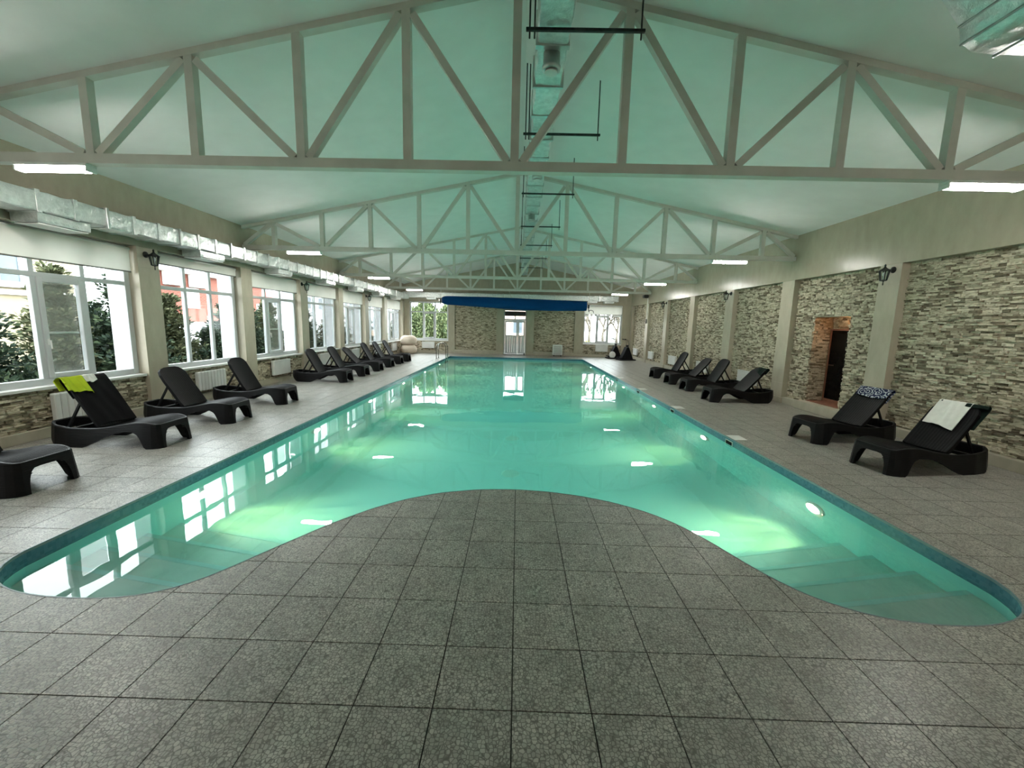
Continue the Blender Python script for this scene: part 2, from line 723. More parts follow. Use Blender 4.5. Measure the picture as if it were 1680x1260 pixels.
# front pool curve, y as a function of x
_curve = [(-3.30, 1.02), (-3.285, 0.93), (-3.22, 0.82), (-3.12, 0.73), (-2.98, 0.655), (-2.80, 0.605), (-2.62, 0.585), (-2.42, 0.58), (-2.22, 0.60),
          (-2.05, 0.655), (-1.92, 0.76), (-1.82, 0.90), (-1.72, 1.07), (-1.62, 1.23), (-1.45, 1.50), (-1.22, 1.79), (-0.98, 2.0), (-0.70, 2.16),
          (-0.35, 2.26), (0.0, 2.285), (0.30, 2.255), (0.62, 2.17), (0.90, 2.045), (1.12, 1.89), (1.30, 1.70), (1.42, 1.50), (1.50, 1.33), (1.58, 1.14),
          (1.68, 0.94), (1.80, 0.785), (1.95, 0.68), (2.10, 0.62), (2.30, 0.585), (2.50, 0.58), (2.68, 0.60), (2.84, 0.645), (2.98, 0.72), (3.08, 0.82), (3.14, 0.94), (3.16, 1.05)]
_cx = np.array([c[0] for c in _curve])
_cy = np.array([c[1] for c in _curve])
# smoothed through a dense parametric resample
_t = np.r_[0, np.cumsum(np.hypot(np.diff(_cx), np.diff(_cy)))]


def _smooth():
    tt = np.linspace(0, _t[-1], 400)
    x = np.interp(tt, _t, _cx)
    y = np.interp(tt, _t, _cy)
    k = np.hanning(17)
    k /= k.sum()
    xp = np.r_[np.full(8, x[0]), x, np.full(8, x[-1])]
    yp = np.r_[y[0] + (y[0] - y[1:9])[::-1] * 0 + np.linspace(8, 1, 8) * (y[0] - y[1]), y, y[-1] + np.linspace(1, 8, 8) * (y[-1] - y[-2])]
    xs = np.convolve(xp, k, 'valid')
    ys = np.convolve(yp, k, 'valid')
    xs[0], xs[-1] = PXL, PXR
    idx = np.r_[np.arange(0, 400, 4), 399]
    return xs[idx], ys[idx]


CX, CY = _smooth()


def yf(x):
    return float(np.interp(x, CX, CY))


OUTLINE = [(float(a), float(b)) for a, b in zip(CX, CY)] + [(PXR, PY1), (PXL, PY1)]

# ================================================================== STRUCTURE
# ------------------------------------------------------------------ floor: screed bed + tiles
bed = MB()
strip_top = -0.004
# bed made of strips that leave the pool open
bed.box(-6.55, PXL - 0.02, Y0 - 0.2, Y1 + 0.3, -0.12, strip_top)
bed.box(PXR + 0.02, 6.5, Y0 - 0.2, Y1 + 0.3, -0.12, strip_top)
bed.box(PXL - 0.02, PXR + 0.02, PY1 + 0.02, Y1 + 0.3, -0.12, strip_top)
poly = [(PXL - 0.02, Y0 - 0.2), (PXR + 0.02, Y0 - 0.2), (PXR + 0.02, CY[-1] - 0.02)] + [(float(a), float(b) - 0.02) for a, b in zip(CX[::-1], CY[::-1])] + [(PXL - 0.02, CY[0] - 0.02)]
bed.prism(poly, -0.12, strip_top)
floor = bed.build('floor', M['grout'], normals=True)
tag(floor, kind='structure')


def tile_polys(x0, x1, y0, y1):
    """deck part of one tile cell, as polygons"""
    out = []
    if x1 <= PXL or x0 >= PXR or y0 >= PY1:
        return [[(x0, y0), (x1, y0), (x1, y1), (x0, y1)]]
    if x0 < PXL:
        out.append([(x0, y0), (PXL, y0), (PXL, y1), (x0, y1)])
    if x1 > PXR:
        out.append([(PXR, y0), (x1, y0), (x1, y1), (PXR, y1)])
    a, b = max(x0, PXL), min(x1, PXR)
    if y1 > PY1 > y0:
        out.append([(a, PY1), (b, PY1), (b, y1), (a, y1)])
    xs = np.linspace(a, b, 25)
    ys = np.array([min(y1, yf(x)) for x in xs])
    on = ys > y0 + 1e-4
    i = 0
    while i < len(xs):
        if not on[i]:
            i += 1
            continue
        j = i
        while j + 1 < len(xs) and on[j + 1]:
            j += 1
        xa = xs[max(i - 1, 0)] if i > 0 else xs[0]
        xb = xs[min(j + 1, len(xs) - 1)]
        pts = [(xa, y0), (xb, y0)]
        top = [(xs[k], ys[k]) for k in range(j, i - 1, -1)]
        # thin collinear points when the tile edge is straight
        if all(abs(t[1] - y1) < 1e-6 for t in top):
            top = [top[0], top[-1]]
        pts += top
        if len(pts) > 3 or (xb - xa) > 0.01:
            q = []
            for p in pts:
                if not q or abs(p[0] - q[-1][0]) + abs(p[1] - q[-1][1]) > 1e-4:
                    q.append(p)
            if len(q) > 2 and abs(q[0][0] - q[-1][0]) + abs(q[0][1] - q[-1][1]) < 1e-4:
                q.pop()
            if len(q) > 2:
                out.append(q)
        i = j + 1
    if out and len(out) > 1 and x0 < PXL and y1 <= CY[0]:
        pass
    return out


G = 0.0028
cells = []
for i in range(-19, 19):
    for j in range(-9, 62):
        x0, x1 = i * T + G, (i + 1) * T - G
        y0, y1 = j * T + G, (j + 1) * T - G
        x0, x1 = max(x0, -6.03), min(x1, 5.95)
        y1 = min(y1, Y1 + 0.03)
        if x1 - x0 < 0.02 or y1 - y0 < 0.02:
            continue
        ps = tile_polys(x0, x1, y0, y1)
        if not ps:
            continue
        q = pj(((x0 + x1) / 2, (y0 + y1) / 2, 0))
        size = 0
        if q and -150 < q[0] < 1830 and q[1] < 1420:
            size = 1 / q[2]
        full = len(ps) == 1 and len(ps[0]) == 4 and abs((x1 - x0) - (T - 2 * G)) < 1e-5 and abs(abs(ps[0][2][1] - ps[0][0][1]) - (T - 2 * G)) < 1e-5 and abs(abs(ps[0][1][0] - ps[0][0][0]) - (T - 2 * G)) < 1e-5
        cells.append((size, full, (x0, y0), ps))
cells.sort(key=lambda c: -c[0])
unit_tile = MB().box(0, T - 2 * G, 0, T - 2 * G, -0.010, 0.0).mesh('tile', M['tile'])
rest = MB()
for k, (size, full, o0, ps) in enumerate(cells):
    if k < 296 and size > 0:
        if full:
            link('tile', unit_tile, floor, (o0[0], o0[1], 0))
        else:
            mb = MB()
            for p in ps:
                mb.prism(p, -0.010, 0.0)
            mb.build('tile', M['tile'], floor)
    else:
        for p in ps:
            rest.prism(p, -0.010, 0.0)
tag(rest.build('tile_field', M['tile'], floor), kind='stuff')

# ------------------------------------------------------------------ stone cladding generator
STONES = {}


def stone_panel(wall, org, udir, ndir, width, z0, z1, holes=(), seed=1):
    """courses of split-face stone; udir runs along the wall, ndir out of it"""
    r = random.Random(seed)
    lst = STONES.setdefault(wall.name, (wall, []))[1]
    z = z0
    while z < z1 - 0.012:
        h = r.choice([0.019, 0.023, 0.028, 0.033, 0.038])
        if z + h > z1 - 0.02:
            h = z1 - z
        u = -r.random() * 0.1
        while u < width - 1e-4:
            w = r.uniform(0.04, 0.17)
            a, b = max(u, 0), min(u + w, width)
            if width - b < 0.04:
                b = width
                w = width - u
            segs = [(a, b)]
            for (ha, hb, hz0, hz1) in holes:
                if z + h > hz0 + 1e-3 and z < hz1 - 1e-3:
                    new = []
                    for (p, q) in segs:
                        if q <= ha or p >= hb:
                            new.append((p, q))
                        else:
                            if p < ha:
                                new.append((p, ha))
                            if q > hb:
                                new.append((hb, q))
                    segs = new
            for (p, q) in segs:
                if q - p > 0.008:
                    d = r.choice([0.006, 0.013, 0.024, 0.034])
                    c0 = Vector(org) + Vector(udir) * (p + 0.0015) + Vector((0, 0, z + 0.002))
                    lst.append((c0, Vector(udir), Vector(ndir), q - p - 0.003, d, h - 0.004))
            u += w
        z += h


def finish_stones():
    unit = MB().box(0, 1, 0, 1, 0, 1).mesh('stone', M['stone'])
    for wall, lst in STONES.values():
        scored = []
        for s in lst:
            c0, u, n, w, d, h = s
            p = c0 + u * (w / 2) + Vector((0, 0, h / 2)) + n * d
            a, b = pj(c0 + n * d), pj(c0 + u * w + Vector((0, 0, h)) + n * d)
            sc = 0
            if a and b and 0 < (a[0] + b[0]) / 2 < 1680 and 0 < (a[1] + b[1]) / 2 < 1260:
                sc = abs(a[0] - b[0]) * abs(a[1] - b[1])
            scored.append((sc, s))
        scored.sort(key=lambda t: -t[0])
        mb = MB()
        for k, (sc, (c0, u, n, w, d, h)) in enumerate(scored):
            if k < 290 and sc > 0:
                o = link('stone', unit, wall)
                # a right-handed frame: u, n x.., z
                ux, nx = u * w, n * d
                z = Vector((0, 0, h))
                base = c0
                if u.cross(n).z < 0:      # keep the frame right-handed
                    base = c0 + u * w
                    ux = -ux
                o.matrix_parent_inverse = Matrix()
                o.matrix_basis = Matrix(((ux.x, nx.x, 0, base.x), (ux.y, nx.y, 0, base.y), (0, 0, h, base.z), (0, 0, 0, 1)))
            else:
                a = c0
                e = [a, a + u * w, a + u * w + n * d, a + n * d]
                vs = e + [p + Vector((0, 0, h)) for p in e]
                if u.cross(n).z > 0:
                    fs = [(0, 3, 2, 1), (4, 5, 6, 7), (0, 1, 5, 4), (1, 2, 6, 5), (2, 3, 7, 6), (3, 0, 4, 7)]
                else:
                    fs = [(0, 1, 2, 3), (7, 6, 5, 4), (4, 5, 1, 0), (5, 6, 2, 1), (6, 7, 3, 2), (7, 4, 0, 3)]
                mb.add(vs, fs)
        if mb.v:
            tag(mb.build('stone_cladding', M['stone'], wall), kind='stuff')


def pillar(wall, x_face, depth, y0, y1, side, z1=PW):
    """pilaster faced with cream tiles; side=+1 when the room lies at +x"""
    xs = (x_face - depth, x_face - 0.008) if side > 0 else (x_face + 0.008, x_face + depth)
    p = MB().box(xs[0], xs[1], y0 + 0.006, y1 - 0.006, 0, z1).build('pillar', M['cream'], wall)
    h = (z1 - 0.13) / 8
    for k in range(8):
        za, zb = 0.13 + k * h, 0.13 + (k + 1) * h - 0.003
        m = MB()
        if side > 0:
            m.box(x_face - 0.012, x_face, y0, y1, za, zb)
            m.box(x_face - depth + 0.02, x_face - 0.012, y0, y0 + 0.006, za, zb)
            m.box(x_face - depth + 0.02, x_face - 0.012, y1 - 0.006, y1, za, zb)
        else:
            m.box(x_face, x_face + 0.012, y0, y1, za, zb)
            m.box(x_face + 0.012, x_face + depth - 0.02, y0, y0 + 0.006, za, zb)
            m.box(x_face + 0.012, x_face + depth - 0.02, y1 - 0.006, y1, za, zb)
        m.build('tile', M['cream'], p)
    return p


# ------------------------------------------------------------------ left wall
LP = [(0.24, 0.62), (2.65, 3.02), (5.03, 5.41), (7.44, 7.80), (9.85, 10.22), (12.26, 12.60), (14.60, 14.97), (16.93, 17.32), (19.72, 20.1)]
XO = -6.50
wl = MB()
wl.box(XO, XL, Y0, Y1, PW, ZW + 0.15)                 # band above the windows
wl.box(XO, XL, Y0, 0.24, 0, PW)                       # solid length beside the camera
for (a, b), (c, d) in zip(LP[:-1], LP[1:]):
    wl.box(XO, -6.095, b - 0.01, c + 0.01, -0.1, 0.615)     # parapet under each window
wall_left = wl.build('wall_left', M['upper'])
tag(wall_left, kind='structure')
for (a, b) in LP:
    pillar(wall_left, XL, -XO + XL, a, b, +1)
for k, ((a, b), (c, d)) in enumerate(zip(LP[:-1], LP[1:])):
    stone_panel(wall_left, (-6.095, b, 0), (0, 1, 0), (1, 0, 0), c - b, 0.13, 0.615, seed=20 + k)
bb = MB()
for (a, b), (c, d) in zip(LP[:-1], LP[1:]):
    bb.bbox(-6.09, -6.02, b, c, 0, 0.13, 0.004)
for (a, b) in LP:
    bb.bbox(XL - 0.05, XL + 0.012, a - 0.01, b + 0.01, 0, 0.128, 0.004)
tag(bb.build('baseboard_left', M['skirt']), kind='structure')

# ------------------------------------------------------------------ right wall with stone panels and sauna niche
RP = [(0.10, 0.50), (2.55, 2.97), (5.05, 5.43), (7.50, 7.90), (9.95, 10.36), (12.44, 12.80), (14.90, 15.25), (17.25, 17.60), (19.86, 20.1)]
XB = 5.99                     # backing plane of the panels
NY0, NY1, NZ0, NZ1 = 6.03, 6.94, 0.17, 1.87   # sauna niche
ND = 6.30
wr = MB()
wr.box(XR, 6.5, Y0, Y1, PW, ZW + 0.15)
wr.box(XR, 6.5, Y0, 0.10, 0, PW)
for (a, b), (c, d) in zip(RP[:-1], RP[1:]):
    if b < NY0 < c:
        wr.box(XB, 6.5, b - 0.01, NY0, 0, PW)
        wr.box(XB, 6.5, NY1, c + 0.01, 0, PW)
        wr.box(XB, 6.5, NY0, NY1, NZ1, PW)
        wr.box(XB, 6.5, NY0, NY1, 0, NZ0)
        wr.box(ND + 0.06, 6.5, NY0, NY1, NZ0, NZ1)
    else:
        wr.box(XB, 6.5, b - 0.01, c + 0.01, 0, PW)
wall_right = wr.build('wall_right', M['upper'])
tag(wall_right, kind='structure')
for (a, b) in RP:
    pillar(wall_right, XR, 0.3, a, b, -1)
for k, ((a, b), (c, d)) in enumerate(zip(RP[:-1], RP[1:])):
    holes = [(NY0 - b, NY1 - b, 0, NZ1)] if b < NY0 < c else []
    stone_panel(wall_right, (XB, b, 0), (0, 1, 0), (-1, 0, 0), c - b, 0.14, PW, holes, seed=50 + k)
# niche cheeks and header
stone_panel(wall_right, (XB - 0.02, NY1, 0), (1, 0, 0), (0, -1, 0), ND - XB + 0.02, NZ0, NZ1, seed=71)
stone_panel(wall_right, (XB - 0.02, NY0, 0), (1, 0, 0), (0, 1, 0), ND - XB + 0.02, NZ0, NZ1, seed=72)
stone_panel(wall_right, (ND + 0.06, NY0 + 0.03, 0), (0, 1, 0), (-1, 0, 0), NY1 - NY0 - 0.06, 1.645, NZ1, seed=73)
bb = MB()
for (a, b), (c, d) in zip(RP[:-1], RP[1:]):
    if b < NY0 < c:
        bb.bbox(5.87, 6.0, b, 5.76, 0, 0.138, 0.004)
        bb.bbox(5.87, 6.0, 7.0, c, 0, 0.138, 0.004)
    else:
        bb.bbox(5.87, 6.0, b, c, 0, 0.138, 0.004)
for (a, b) in RP:
    bb.bbox(XR - 0.012, XR + 0.06, a - 0.01, b + 0.01, 0, 0.128, 0.004)
tag(bb.build('baseboard_right', M['skirt']), kind='structure')
st = MB().bbox(5.80, 6.02, 5.76, 7.0, 0, 0.17, 0.008)
tag(st.build('trim_1', M['skirt']), kind='structure')           # step in front of the sauna door
dr = struct_empty('door_2', (ND, NY0, NZ0))
MB().box(0.0, 0.05, 0.03, NY1 - NY0 - 0.03, 0.0, 0.07).build('threshold', M['wood'], dr)
fr = MB()
w_ = NY1 - NY0 - 0.03
fr.box(0.0, 0.05, 0.03, 0.06, 0.07, 1.475)
fr.box(0.0, 0.05, w_ - 0.03, w_, 0.07, 1.475)
fr.box(0.0, 0.05, 0.06, w_ - 0.03, 1.445, 1.475)
fr.build('door_frame', M['wood'], dr)
leaf = MB().box(0.015, 0.027, 0.062, w_ - 0.032, 0.072, 1.443).build('door_leaf', M['saunaglass'], dr)
MB().box(0.003, 0.015, w_ - 0.19, w_ - 0.06, 0.745, 0.765).build('handle', M['chrome'], leaf)
for z in (0.2, 0.75, 1.28):
    MB().box(0.006, 0.015, 0.07, 0.17, z, z + 0.02).build('hinge', M['chrome'], leaf)
MB().box(-0.32, 0.05, 0.02, NY1 - NY0 - 0.02, -0.012, 0.012).build('door_sill', M['wood'], dr)
# warm downlight in the niche
dl = thing('niche_downlight', 'small warm downlight in the ceiling of the sauna door niche', 'lamp', (6.14, 6.20, NZ1))
MB().lathe((0, 0, -0.012), [(0.035, 0), (0.04, 0.006), (0.04, 0.012)], 14).build('ring', M['chrome'], dl)
MB().lathe((0, 0, -0.014), [(0.026, 0), (0.028, 0.003)], 14).build('lens', emitter('warm_lamp', (1.0, 0.45, 0.16), 8), dl)
li = bpy.data.lights.new('niche_lamp', 'POINT')
li.energy = 1.7
li.color = (1.0, 0.42, 0.14)
li.shadow_soft_size = 0.03
lo = bpy.data.objects.new('niche_lamp', li)
COL.objects.link(lo)
lo.location = (6.14, 6.22, NZ1 - 0.06)

# ------------------------------------------------------------------ far wall
FWL = (-5.74, -3.68)
FWR = (3.42, 5.42)
DX0, DX1, DZ = -0.77, 0.42, 2.36
YB = 20.22
wf = MB()
for x0, x1, z0, z1 in [(-6.6, FWL[0], 0, 2.68), (FWL[1], -3.34, 0, 2.68), (-1.15, DX0, 0, 2.68), (DX1, 0.83, 0, 2.68), (2.95, FWR[0], 0, 2.68), (FWR[1], 6.5, 0, 2.68), (DX0, DX1, DZ, 2.68)]:
    wf.box(x0, x1, Y1, Y1 + 0.5, z0, z1)
for x0, x1 in ((-3.34, -1.15), (0.83, 2.95)):
    wf.box(x0, x1, YB, Y1 + 0.5, 0, 2.68)
for x0, x1 in (FWL, FWR):
    wf.box(x0, x1, Y1 + 0.04, Y1 + 0.5, -0.1, 0.63)
wf.add([(-6.6, Y1, 2.68), (6.5, Y1, 2.68), (6.5, Y1, 3.4), (0, Y1, 4.85), (-6.6, Y1, 3.4), (-6.6, Y1 + 0.5, 2.68), (6.5, Y1 + 0.5, 2.68), (6.5, Y1 + 0.5, 3.4), (0, Y1 + 0.5, 4.85), (-6.6, Y1 + 0.5, 3.4)],
       [(0, 1, 2, 3, 4), (9, 8, 7, 6, 5), (0, 5, 6, 1)])
wall_far = wf.build('wall_far', M['upper'])
tag(wall_far, kind='structure')
for k, (x0, x1) in enumerate(((-3.34, -1.15), (0.83, 2.95))):
    stone_panel(wall_far, (x0, YB, 0), (1, 0, 0), (0, -1, 0), x1 - x0, 0.20, 2.66, seed=90 + k)
for k, (x0, x1) in enumerate((FWL, FWR)):
    stone_panel(wall_far, (x0, Y1 + 0.04, 0), (1, 0, 0), (0, -1, 0), x1 - x0, 0.14, 0.63, seed=95 + k)
bb = MB()
for x0, x1 in ((-3.34, -1.15), (0.83, 2.95)):
    bb.bbox(x0, x1, Y1 - 0.01, YB + 0.02, 0, 0.20, 0.004)
for x0, x1 in ((-6.0, -3.34), (-1.15, DX0), (DX1, 0.83), (2.95, 5.85)):
    bb.bbox(x0, x1, Y1 - 0.016, Y1 + 0.06, 0, 0.13, 0.004)
tag(bb.build('baseboard_far', M['skirt']), kind='structure')

# ------------------------------------------------------------------ back wall (behind the camera)
wb = MB()
wb.box(-6.6, 6.5, Y0 - 0.3, Y0, 0, 3.4)
wb.add([(-6.6, Y0, 3.4), (6.5, Y0, 3.4), (0, Y0, 4.85)], [(0, 2, 1)])
tag(wb.build('wall_back', M['upper']), kind='structure')

# ------------------------------------------------------------------ ceiling
cl = MB()
xe = 6.6
P = [[(-xe, Y0 - 0.3), (-xe, Y1 + 0.5)], [(0, Y0 - 0.3), (0, Y1 + 0.5)], [(xe, Y0 - 0.3), (xe, Y1 + 0.5)]]
lo_ = [(p[0], p[1], ceil_z(p[0])) for row in P for p in row]
hi_ = [(p[0], p[1], ceil_z(p[0]) + 0.2) for row in P for p in row]
cl.add(lo_ + hi_, [(0, 1, 3, 2), (2, 3, 5, 4), (6, 8, 9, 7), (8, 10, 11, 9), (0, 6, 7, 1), (4, 5, 11, 10), (0, 2, 8, 6), (2, 4, 10, 8), (1, 7, 9, 3), (3, 9, 11, 5)])
tag(cl.build('ceiling', M['ceil'], normals=True), kind='structure')

# ================================================================== POOL
pool = thing('swimming_pool', 'long turquoise swimming pool with a curved near end set in the tiled deck', 'pool')


def floor_z(y):
    return float(np.interp(y, [0.5, 2.2, 7.0, 19], [-1.10, -1.16, -1.55, -1.62]))


OUT = OUTLINE
n = len(OUT)
band, wallm = MB(), MB()
for i in range(n):
    a, b = OUT[i], OUT[(i + 1) % n]
    L = math.hypot(b[0] - a[0], b[1] - a[1])
    seg = max(1, int(L / 1.0))
    for s in range(seg):
        p = (a[0] + (b[0] - a[0]) * s / seg, a[1] + (b[1] - a[1]) * s / seg)
        q = (a[0] + (b[0] - a[0]) * (s + 1) / seg, a[1] + (b[1] - a[1]) * (s + 1) / seg)
        band.add([(*p, -0.15), (*q, -0.15), (*q, -0.0105), (*p, -0.0105)], [(0, 1, 2, 3)], True)
        wallm.add([(*p, -1.75), (*q, -1.75), (*q, -0.15), (*p, -0.15)], [(0, 1, 2, 3)], True)
band.build('waterline_band', M['mosaic'], pool)
et = MB()
for i in range(n):
    a, b = Vector(OUT[i]), Vector(OUT[(i + 1) % n])
    tg = (b - a).normalized()
    nr = Vector((-tg.y, tg.x)) * 0.008          # towards the water
    et.add([(a.x, a.y, 0.0015), (b.x, b.y, 0.0015), (b.x + nr.x, b.y + nr.y, 0.0015), (a.x + nr.x, a.y + nr.y, 0.0015), (b.x + nr.x, b.y + nr.y, -0.018), (a.x + nr.x, a.y + nr.y, -0.018)],
           [(0, 3, 2, 1), (3, 5, 4, 2)])
et.build('edge_trim', M['trimgrey'], pool)
wallm.build('basin_wall', M['liner'], pool)
fl = MB()
ys = [0.4] + list(np.linspace(2.2, PY1 + 0.05, 18))
fl.grid([[(x, y, floor_z(y)) for x in (PXL - 0.05, 0, PXR + 0.05)] for y in ys])
fl.build('basin_floor', M['liner'], pool)
# entry steps in both near lobes
for side in (1, -1):
    xw = PXR if side > 0 else PXL
    for ye, z in ((1.17, -0.31), (1.53, -0.53), (1.90, -0.76), (2.26, -0.98)):
        def edge(x):
            return ye - 0.17 * (abs(xw - x) / 1.05)
        xs = np.linspace(0.9, abs(xw), 60) * side
        front = [(float(x), yf(x)) for x in xs if yf(x) < edge(x) - 0.005]
        if side > 0 and abs(front[-1][0] - xw) > 1e-6:
            front.append((xw, CY[-1]))
        back = [(x, edge(x)) for x, _ in front][::-1]
        pl = front + back
        if side < 0:
            pl = pl[::-1]
        MB().prism(pl, -1.7, z).build('step', M['step'], pool, normals=True)
        # nosing strip
        nb = [(x, edge(x) + 0.012) for x, _ in front]
        ns = [(x, edge(x) - 0.03) for x, _ in front][::-1]
        MB().prism(nb + ns, z - 0.03, z + 0.004).build('step_nosing', M['liner'], pool, normals=True)
for y in (4.15, 5.81):
    d = MB()
    d.lathe((-0.07, y, floor_z(y)), [(0.13, -0.02), (0.13, 0.012), (0.11, 0.02), (0.04, 0.024)], 20)
    dd = d.build('floor_drain', M['step'], pool)
LAMPS = [(PXR, 2.62), (PXR, 5.18), (PXR, 7.69), (PXR, 10.4), (PXR, 13.1), (PXR, 15.8), (PXL, 2.55), (PXL, 4.99), (PXL, 7.43), (PXL, 10.1), (PXL, 12.8), (PXL, 15.5)]
for x, y in LAMPS:
    s = -1 if x > 0 else 1
    z = -0.56
    ring = MB().lathe((x, y, z), [(0.135, 0), (0.135, s * 0.018), (0.115, s * 0.03), (0.10, s * 0.03)], 24, axis='x').build('lamp_ring', M['white'], pool, normals=True)
    MB().lathe((x + s * 0.028, y, z), [(0.098, 0), (0.085, s * 0.012), (0.05, s * 0.02), (0.01, s * 0.022)], 20, axis='x').build('lens', M['lens'], ring, normals=True)
    for nm, pw, colr, ang, aim in (('pool_lamp_beam', POOL_SPOT, (1.0, 0.76, 0.30), 80, (s * 0.74, 0.0, -0.72)), ('pool_lamp_wide', POOL_WIDE, (1.0, 0.96, 0.74), 146, (s * 1.0, 0.0, 0.40))):
        sp = bpy.data.lights.new(nm, 'SPOT')
        sp.energy = pw
        sp.color = colr
        sp.spot_size = math.radians(ang)
        sp.spot_blend = 1.0
        sp.shadow_soft_size = 0.05
        if ang < 100:
            # ribbed lamp glass: the beam fans out in streaks
            sp.use_nodes = True
            nt = sp.node_tree
            em = nt.nodes['Emission']
            tc = nt.nodes.new('ShaderNodeTexCoord')
            mp = nt.nodes.new('ShaderNodeMapping')
            mp.inputs['Scale'].default_value = (22.0, 1.2, 1.0)
            mp.inputs['Location'].default_value = (y, 0, 0)
            nz = nt.nodes.new('ShaderNodeTexNoise')
            nz.inputs['Scale'].default_value = 1.0
            nz.inputs['Detail'].default_value = 2
            rp = nt.nodes.new('ShaderNodeMapRange')
            rp.inputs['From Min'].default_value = 0.38
            rp.inputs['From Max'].default_value = 0.66
            rp.inputs['To Min'].default_value = 0.12
            rp.inputs['To Max'].default_value = 2.6
            nt.links.new(tc.outputs['Normal'], mp.inputs['Vector'])
            nt.links.new(mp.outputs['Vector'], nz.inputs['Vector'])
            nt.links.new(nz.outputs['Fac'], rp.inputs['Value'])
            nt.links.new(rp.outputs['Result'], em.inputs['Strength'])
        so = bpy.data.objects.new(nm, sp)
        COL.objects.link(so)
        so.location = (x + s * 0.08, y, z)
        so.rotation_euler = Vector(aim).to_track_quat('-Z', 'Y').to_euler()
# skimmer mouths in the right wall and their lids on the deck
for k, y in enumerate((4.42, 6.66, 9.03, 11.3)):
    f = MB()
    f.box(PXR - 0.012, PXR + 0.004, y - 0.10, y + 0.10, -0.135, -0.125)
    f.box(PXR - 0.012, PXR + 0.004, y - 0.10, y + 0.10, -0.050, -0.040)
    f.box(PXR - 0.012, PXR + 0.004, y - 0.10, y - 0.09, -0.125, -0.050)
    f.box(PXR - 0.012, PXR + 0.004, y + 0.09, y + 0.10, -0.125, -0.050)
    fo = f.build('skimmer_frame', M['white'], pool)
    MB().box(PXR - 0.006, PXR - 0.001, y - 0.09, y + 0.09, -0.125, -0.05).build('skimmer_flap', M['blackp'], fo)
    lid = MB().bbox(3.165, 3.36, y - 0.13, y + 0.13, 0.0005, 0.006, 0.002)
    lo2 = lid.build('skimmer_lid', M['white'])
    tag(lo2, ['white skimmer lid on the right pool deck, closest to the steps', 'white skimmer lid on the right deck, second from the steps',
              'white skimmer lid on the right deck, third from the steps', 'white skimmer lid on the right deck, fourth and farthest from the steps'][k], 'lid', 'skimmer lids along the right pool edge')

wt = MB()
_c = Vector((0, 9))
body = []
for i in range(n):
    a, b, c = Vector(OUT[i - 1]), Vector(OUT[i]), Vector(OUT[(i + 1) % n])
    tg = (c - a).normalized()
    body.append((b.x + tg.y * 0.012, b.y - tg.x * 0.012))
wt.prism(body, -1.9, -0.09)
water = wt.build('water', M['water'], normals=True)
tag(water, kind='structure')

# ================================================================== WINDOWS
WIN = [0]


def make_window(W, H, loc, rz, cols, sash=None, transom=1.42, net=False, dim=False):
    """window in a local frame: x along its width, y to the outside, z up"""
    WIN[0] += 1
    w = struct_empty('window_%d' % WIN[0], loc)
    w.rotation_euler = (0, 0, rz)
    D = 0.07
    fr = MB()
    t = 0.085
    fr.bbox(0, t, 0, D, 0, H, 0.005)
    fr.bbox(W - t, W, 0, D, 0, H, 0.005)
    fr.bbox(t, W - t, 0, D, 0, t, 0.005)
    fr.bbox(t, W - t, 0, D, H - t, H, 0.005)
    fr.build('window_frame', M['upvc'], w)
    MB().bbox(t, W - t, 0.002, D - 0.002, transom - 0.03, transom + 0.03, 0.004).build('transom', M['upvc'], w)
    cw = (W - 2 * t) / cols
    for c in range(1, cols):
        x = t + c * cw
        MB().bbox(x - 0.03, x + 0.03, 0.003, D - 0.003, t, transom - 0.03, 0.004).build('mullion', M['upvc'], w)
        MB().bbox(x - 0.03, x + 0.03, 0.003, D - 0.003, transom + 0.03, H - t, 0.004).build('mullion', M['upvc'], w)
    for c in range(cols):
        xa = t + c * cw + (0.03 if c else 0)
        xb = t + (c + 1) * cw - (0.03 if c < cols - 1 else 0)
        MB().box(xa, xb, 0.032, 0.038, transom + 0.03, H - t).build('pane', M['glass'], w)
        if c == sash:
            s = MB()
            q = 0.06
            s.bbox(xa, xa + q, -0.018, 0.05, t, transom - 0.03, 0.005)
            s.bbox(xb - q, xb, -0.018, 0.05, t, transom - 0.03, 0.005)
            s.bbox(xa + q, xb - q, -0.018, 0.05, t, t + q, 0.005)
            s.bbox(xa + q, xb - q, -0.018, 0.05, transom - 0.03 - q, transom - 0.03, 0.005)
            so = s.build('sash', M['upvc'], w)
            MB().box(xa + q, xb - q, 0.02, 0.026, t + q, transom - 0.03 - q).build('pane', M['glass'], so)
            hm = MB().bbox(xa + 0.02, xa + 0.045, -0.03, -0.018, 0.52, 0.60, 0.004)
            hm.bbox(xa + 0.025, xa + 0.04, -0.052, -0.03, 0.565, 0.585, 0.003)
            hm.bbox(xa + 0.025, xa + 0.04, -0.062, -0.05, 0.47, 0.585, 0.003)
            hm.build('handle', M['white'], so)
            if net:
                nm = MB().box(xa + q, xb - q, 0.060, 0.0615, t + q, transom - 0.03 - q).build('insect_net', M['net'], w)
                nf = MB()
                nf.box(xa + q, xb - q, 0.056, 0.066, 0.66, 0.685)
                nf.build('net_rail', M['white'], nm)
        else:
            MB().box(xa, xb, 0.032, 0.038, t, transom - 0.03).build('pane', M['glass'], w)
    return w


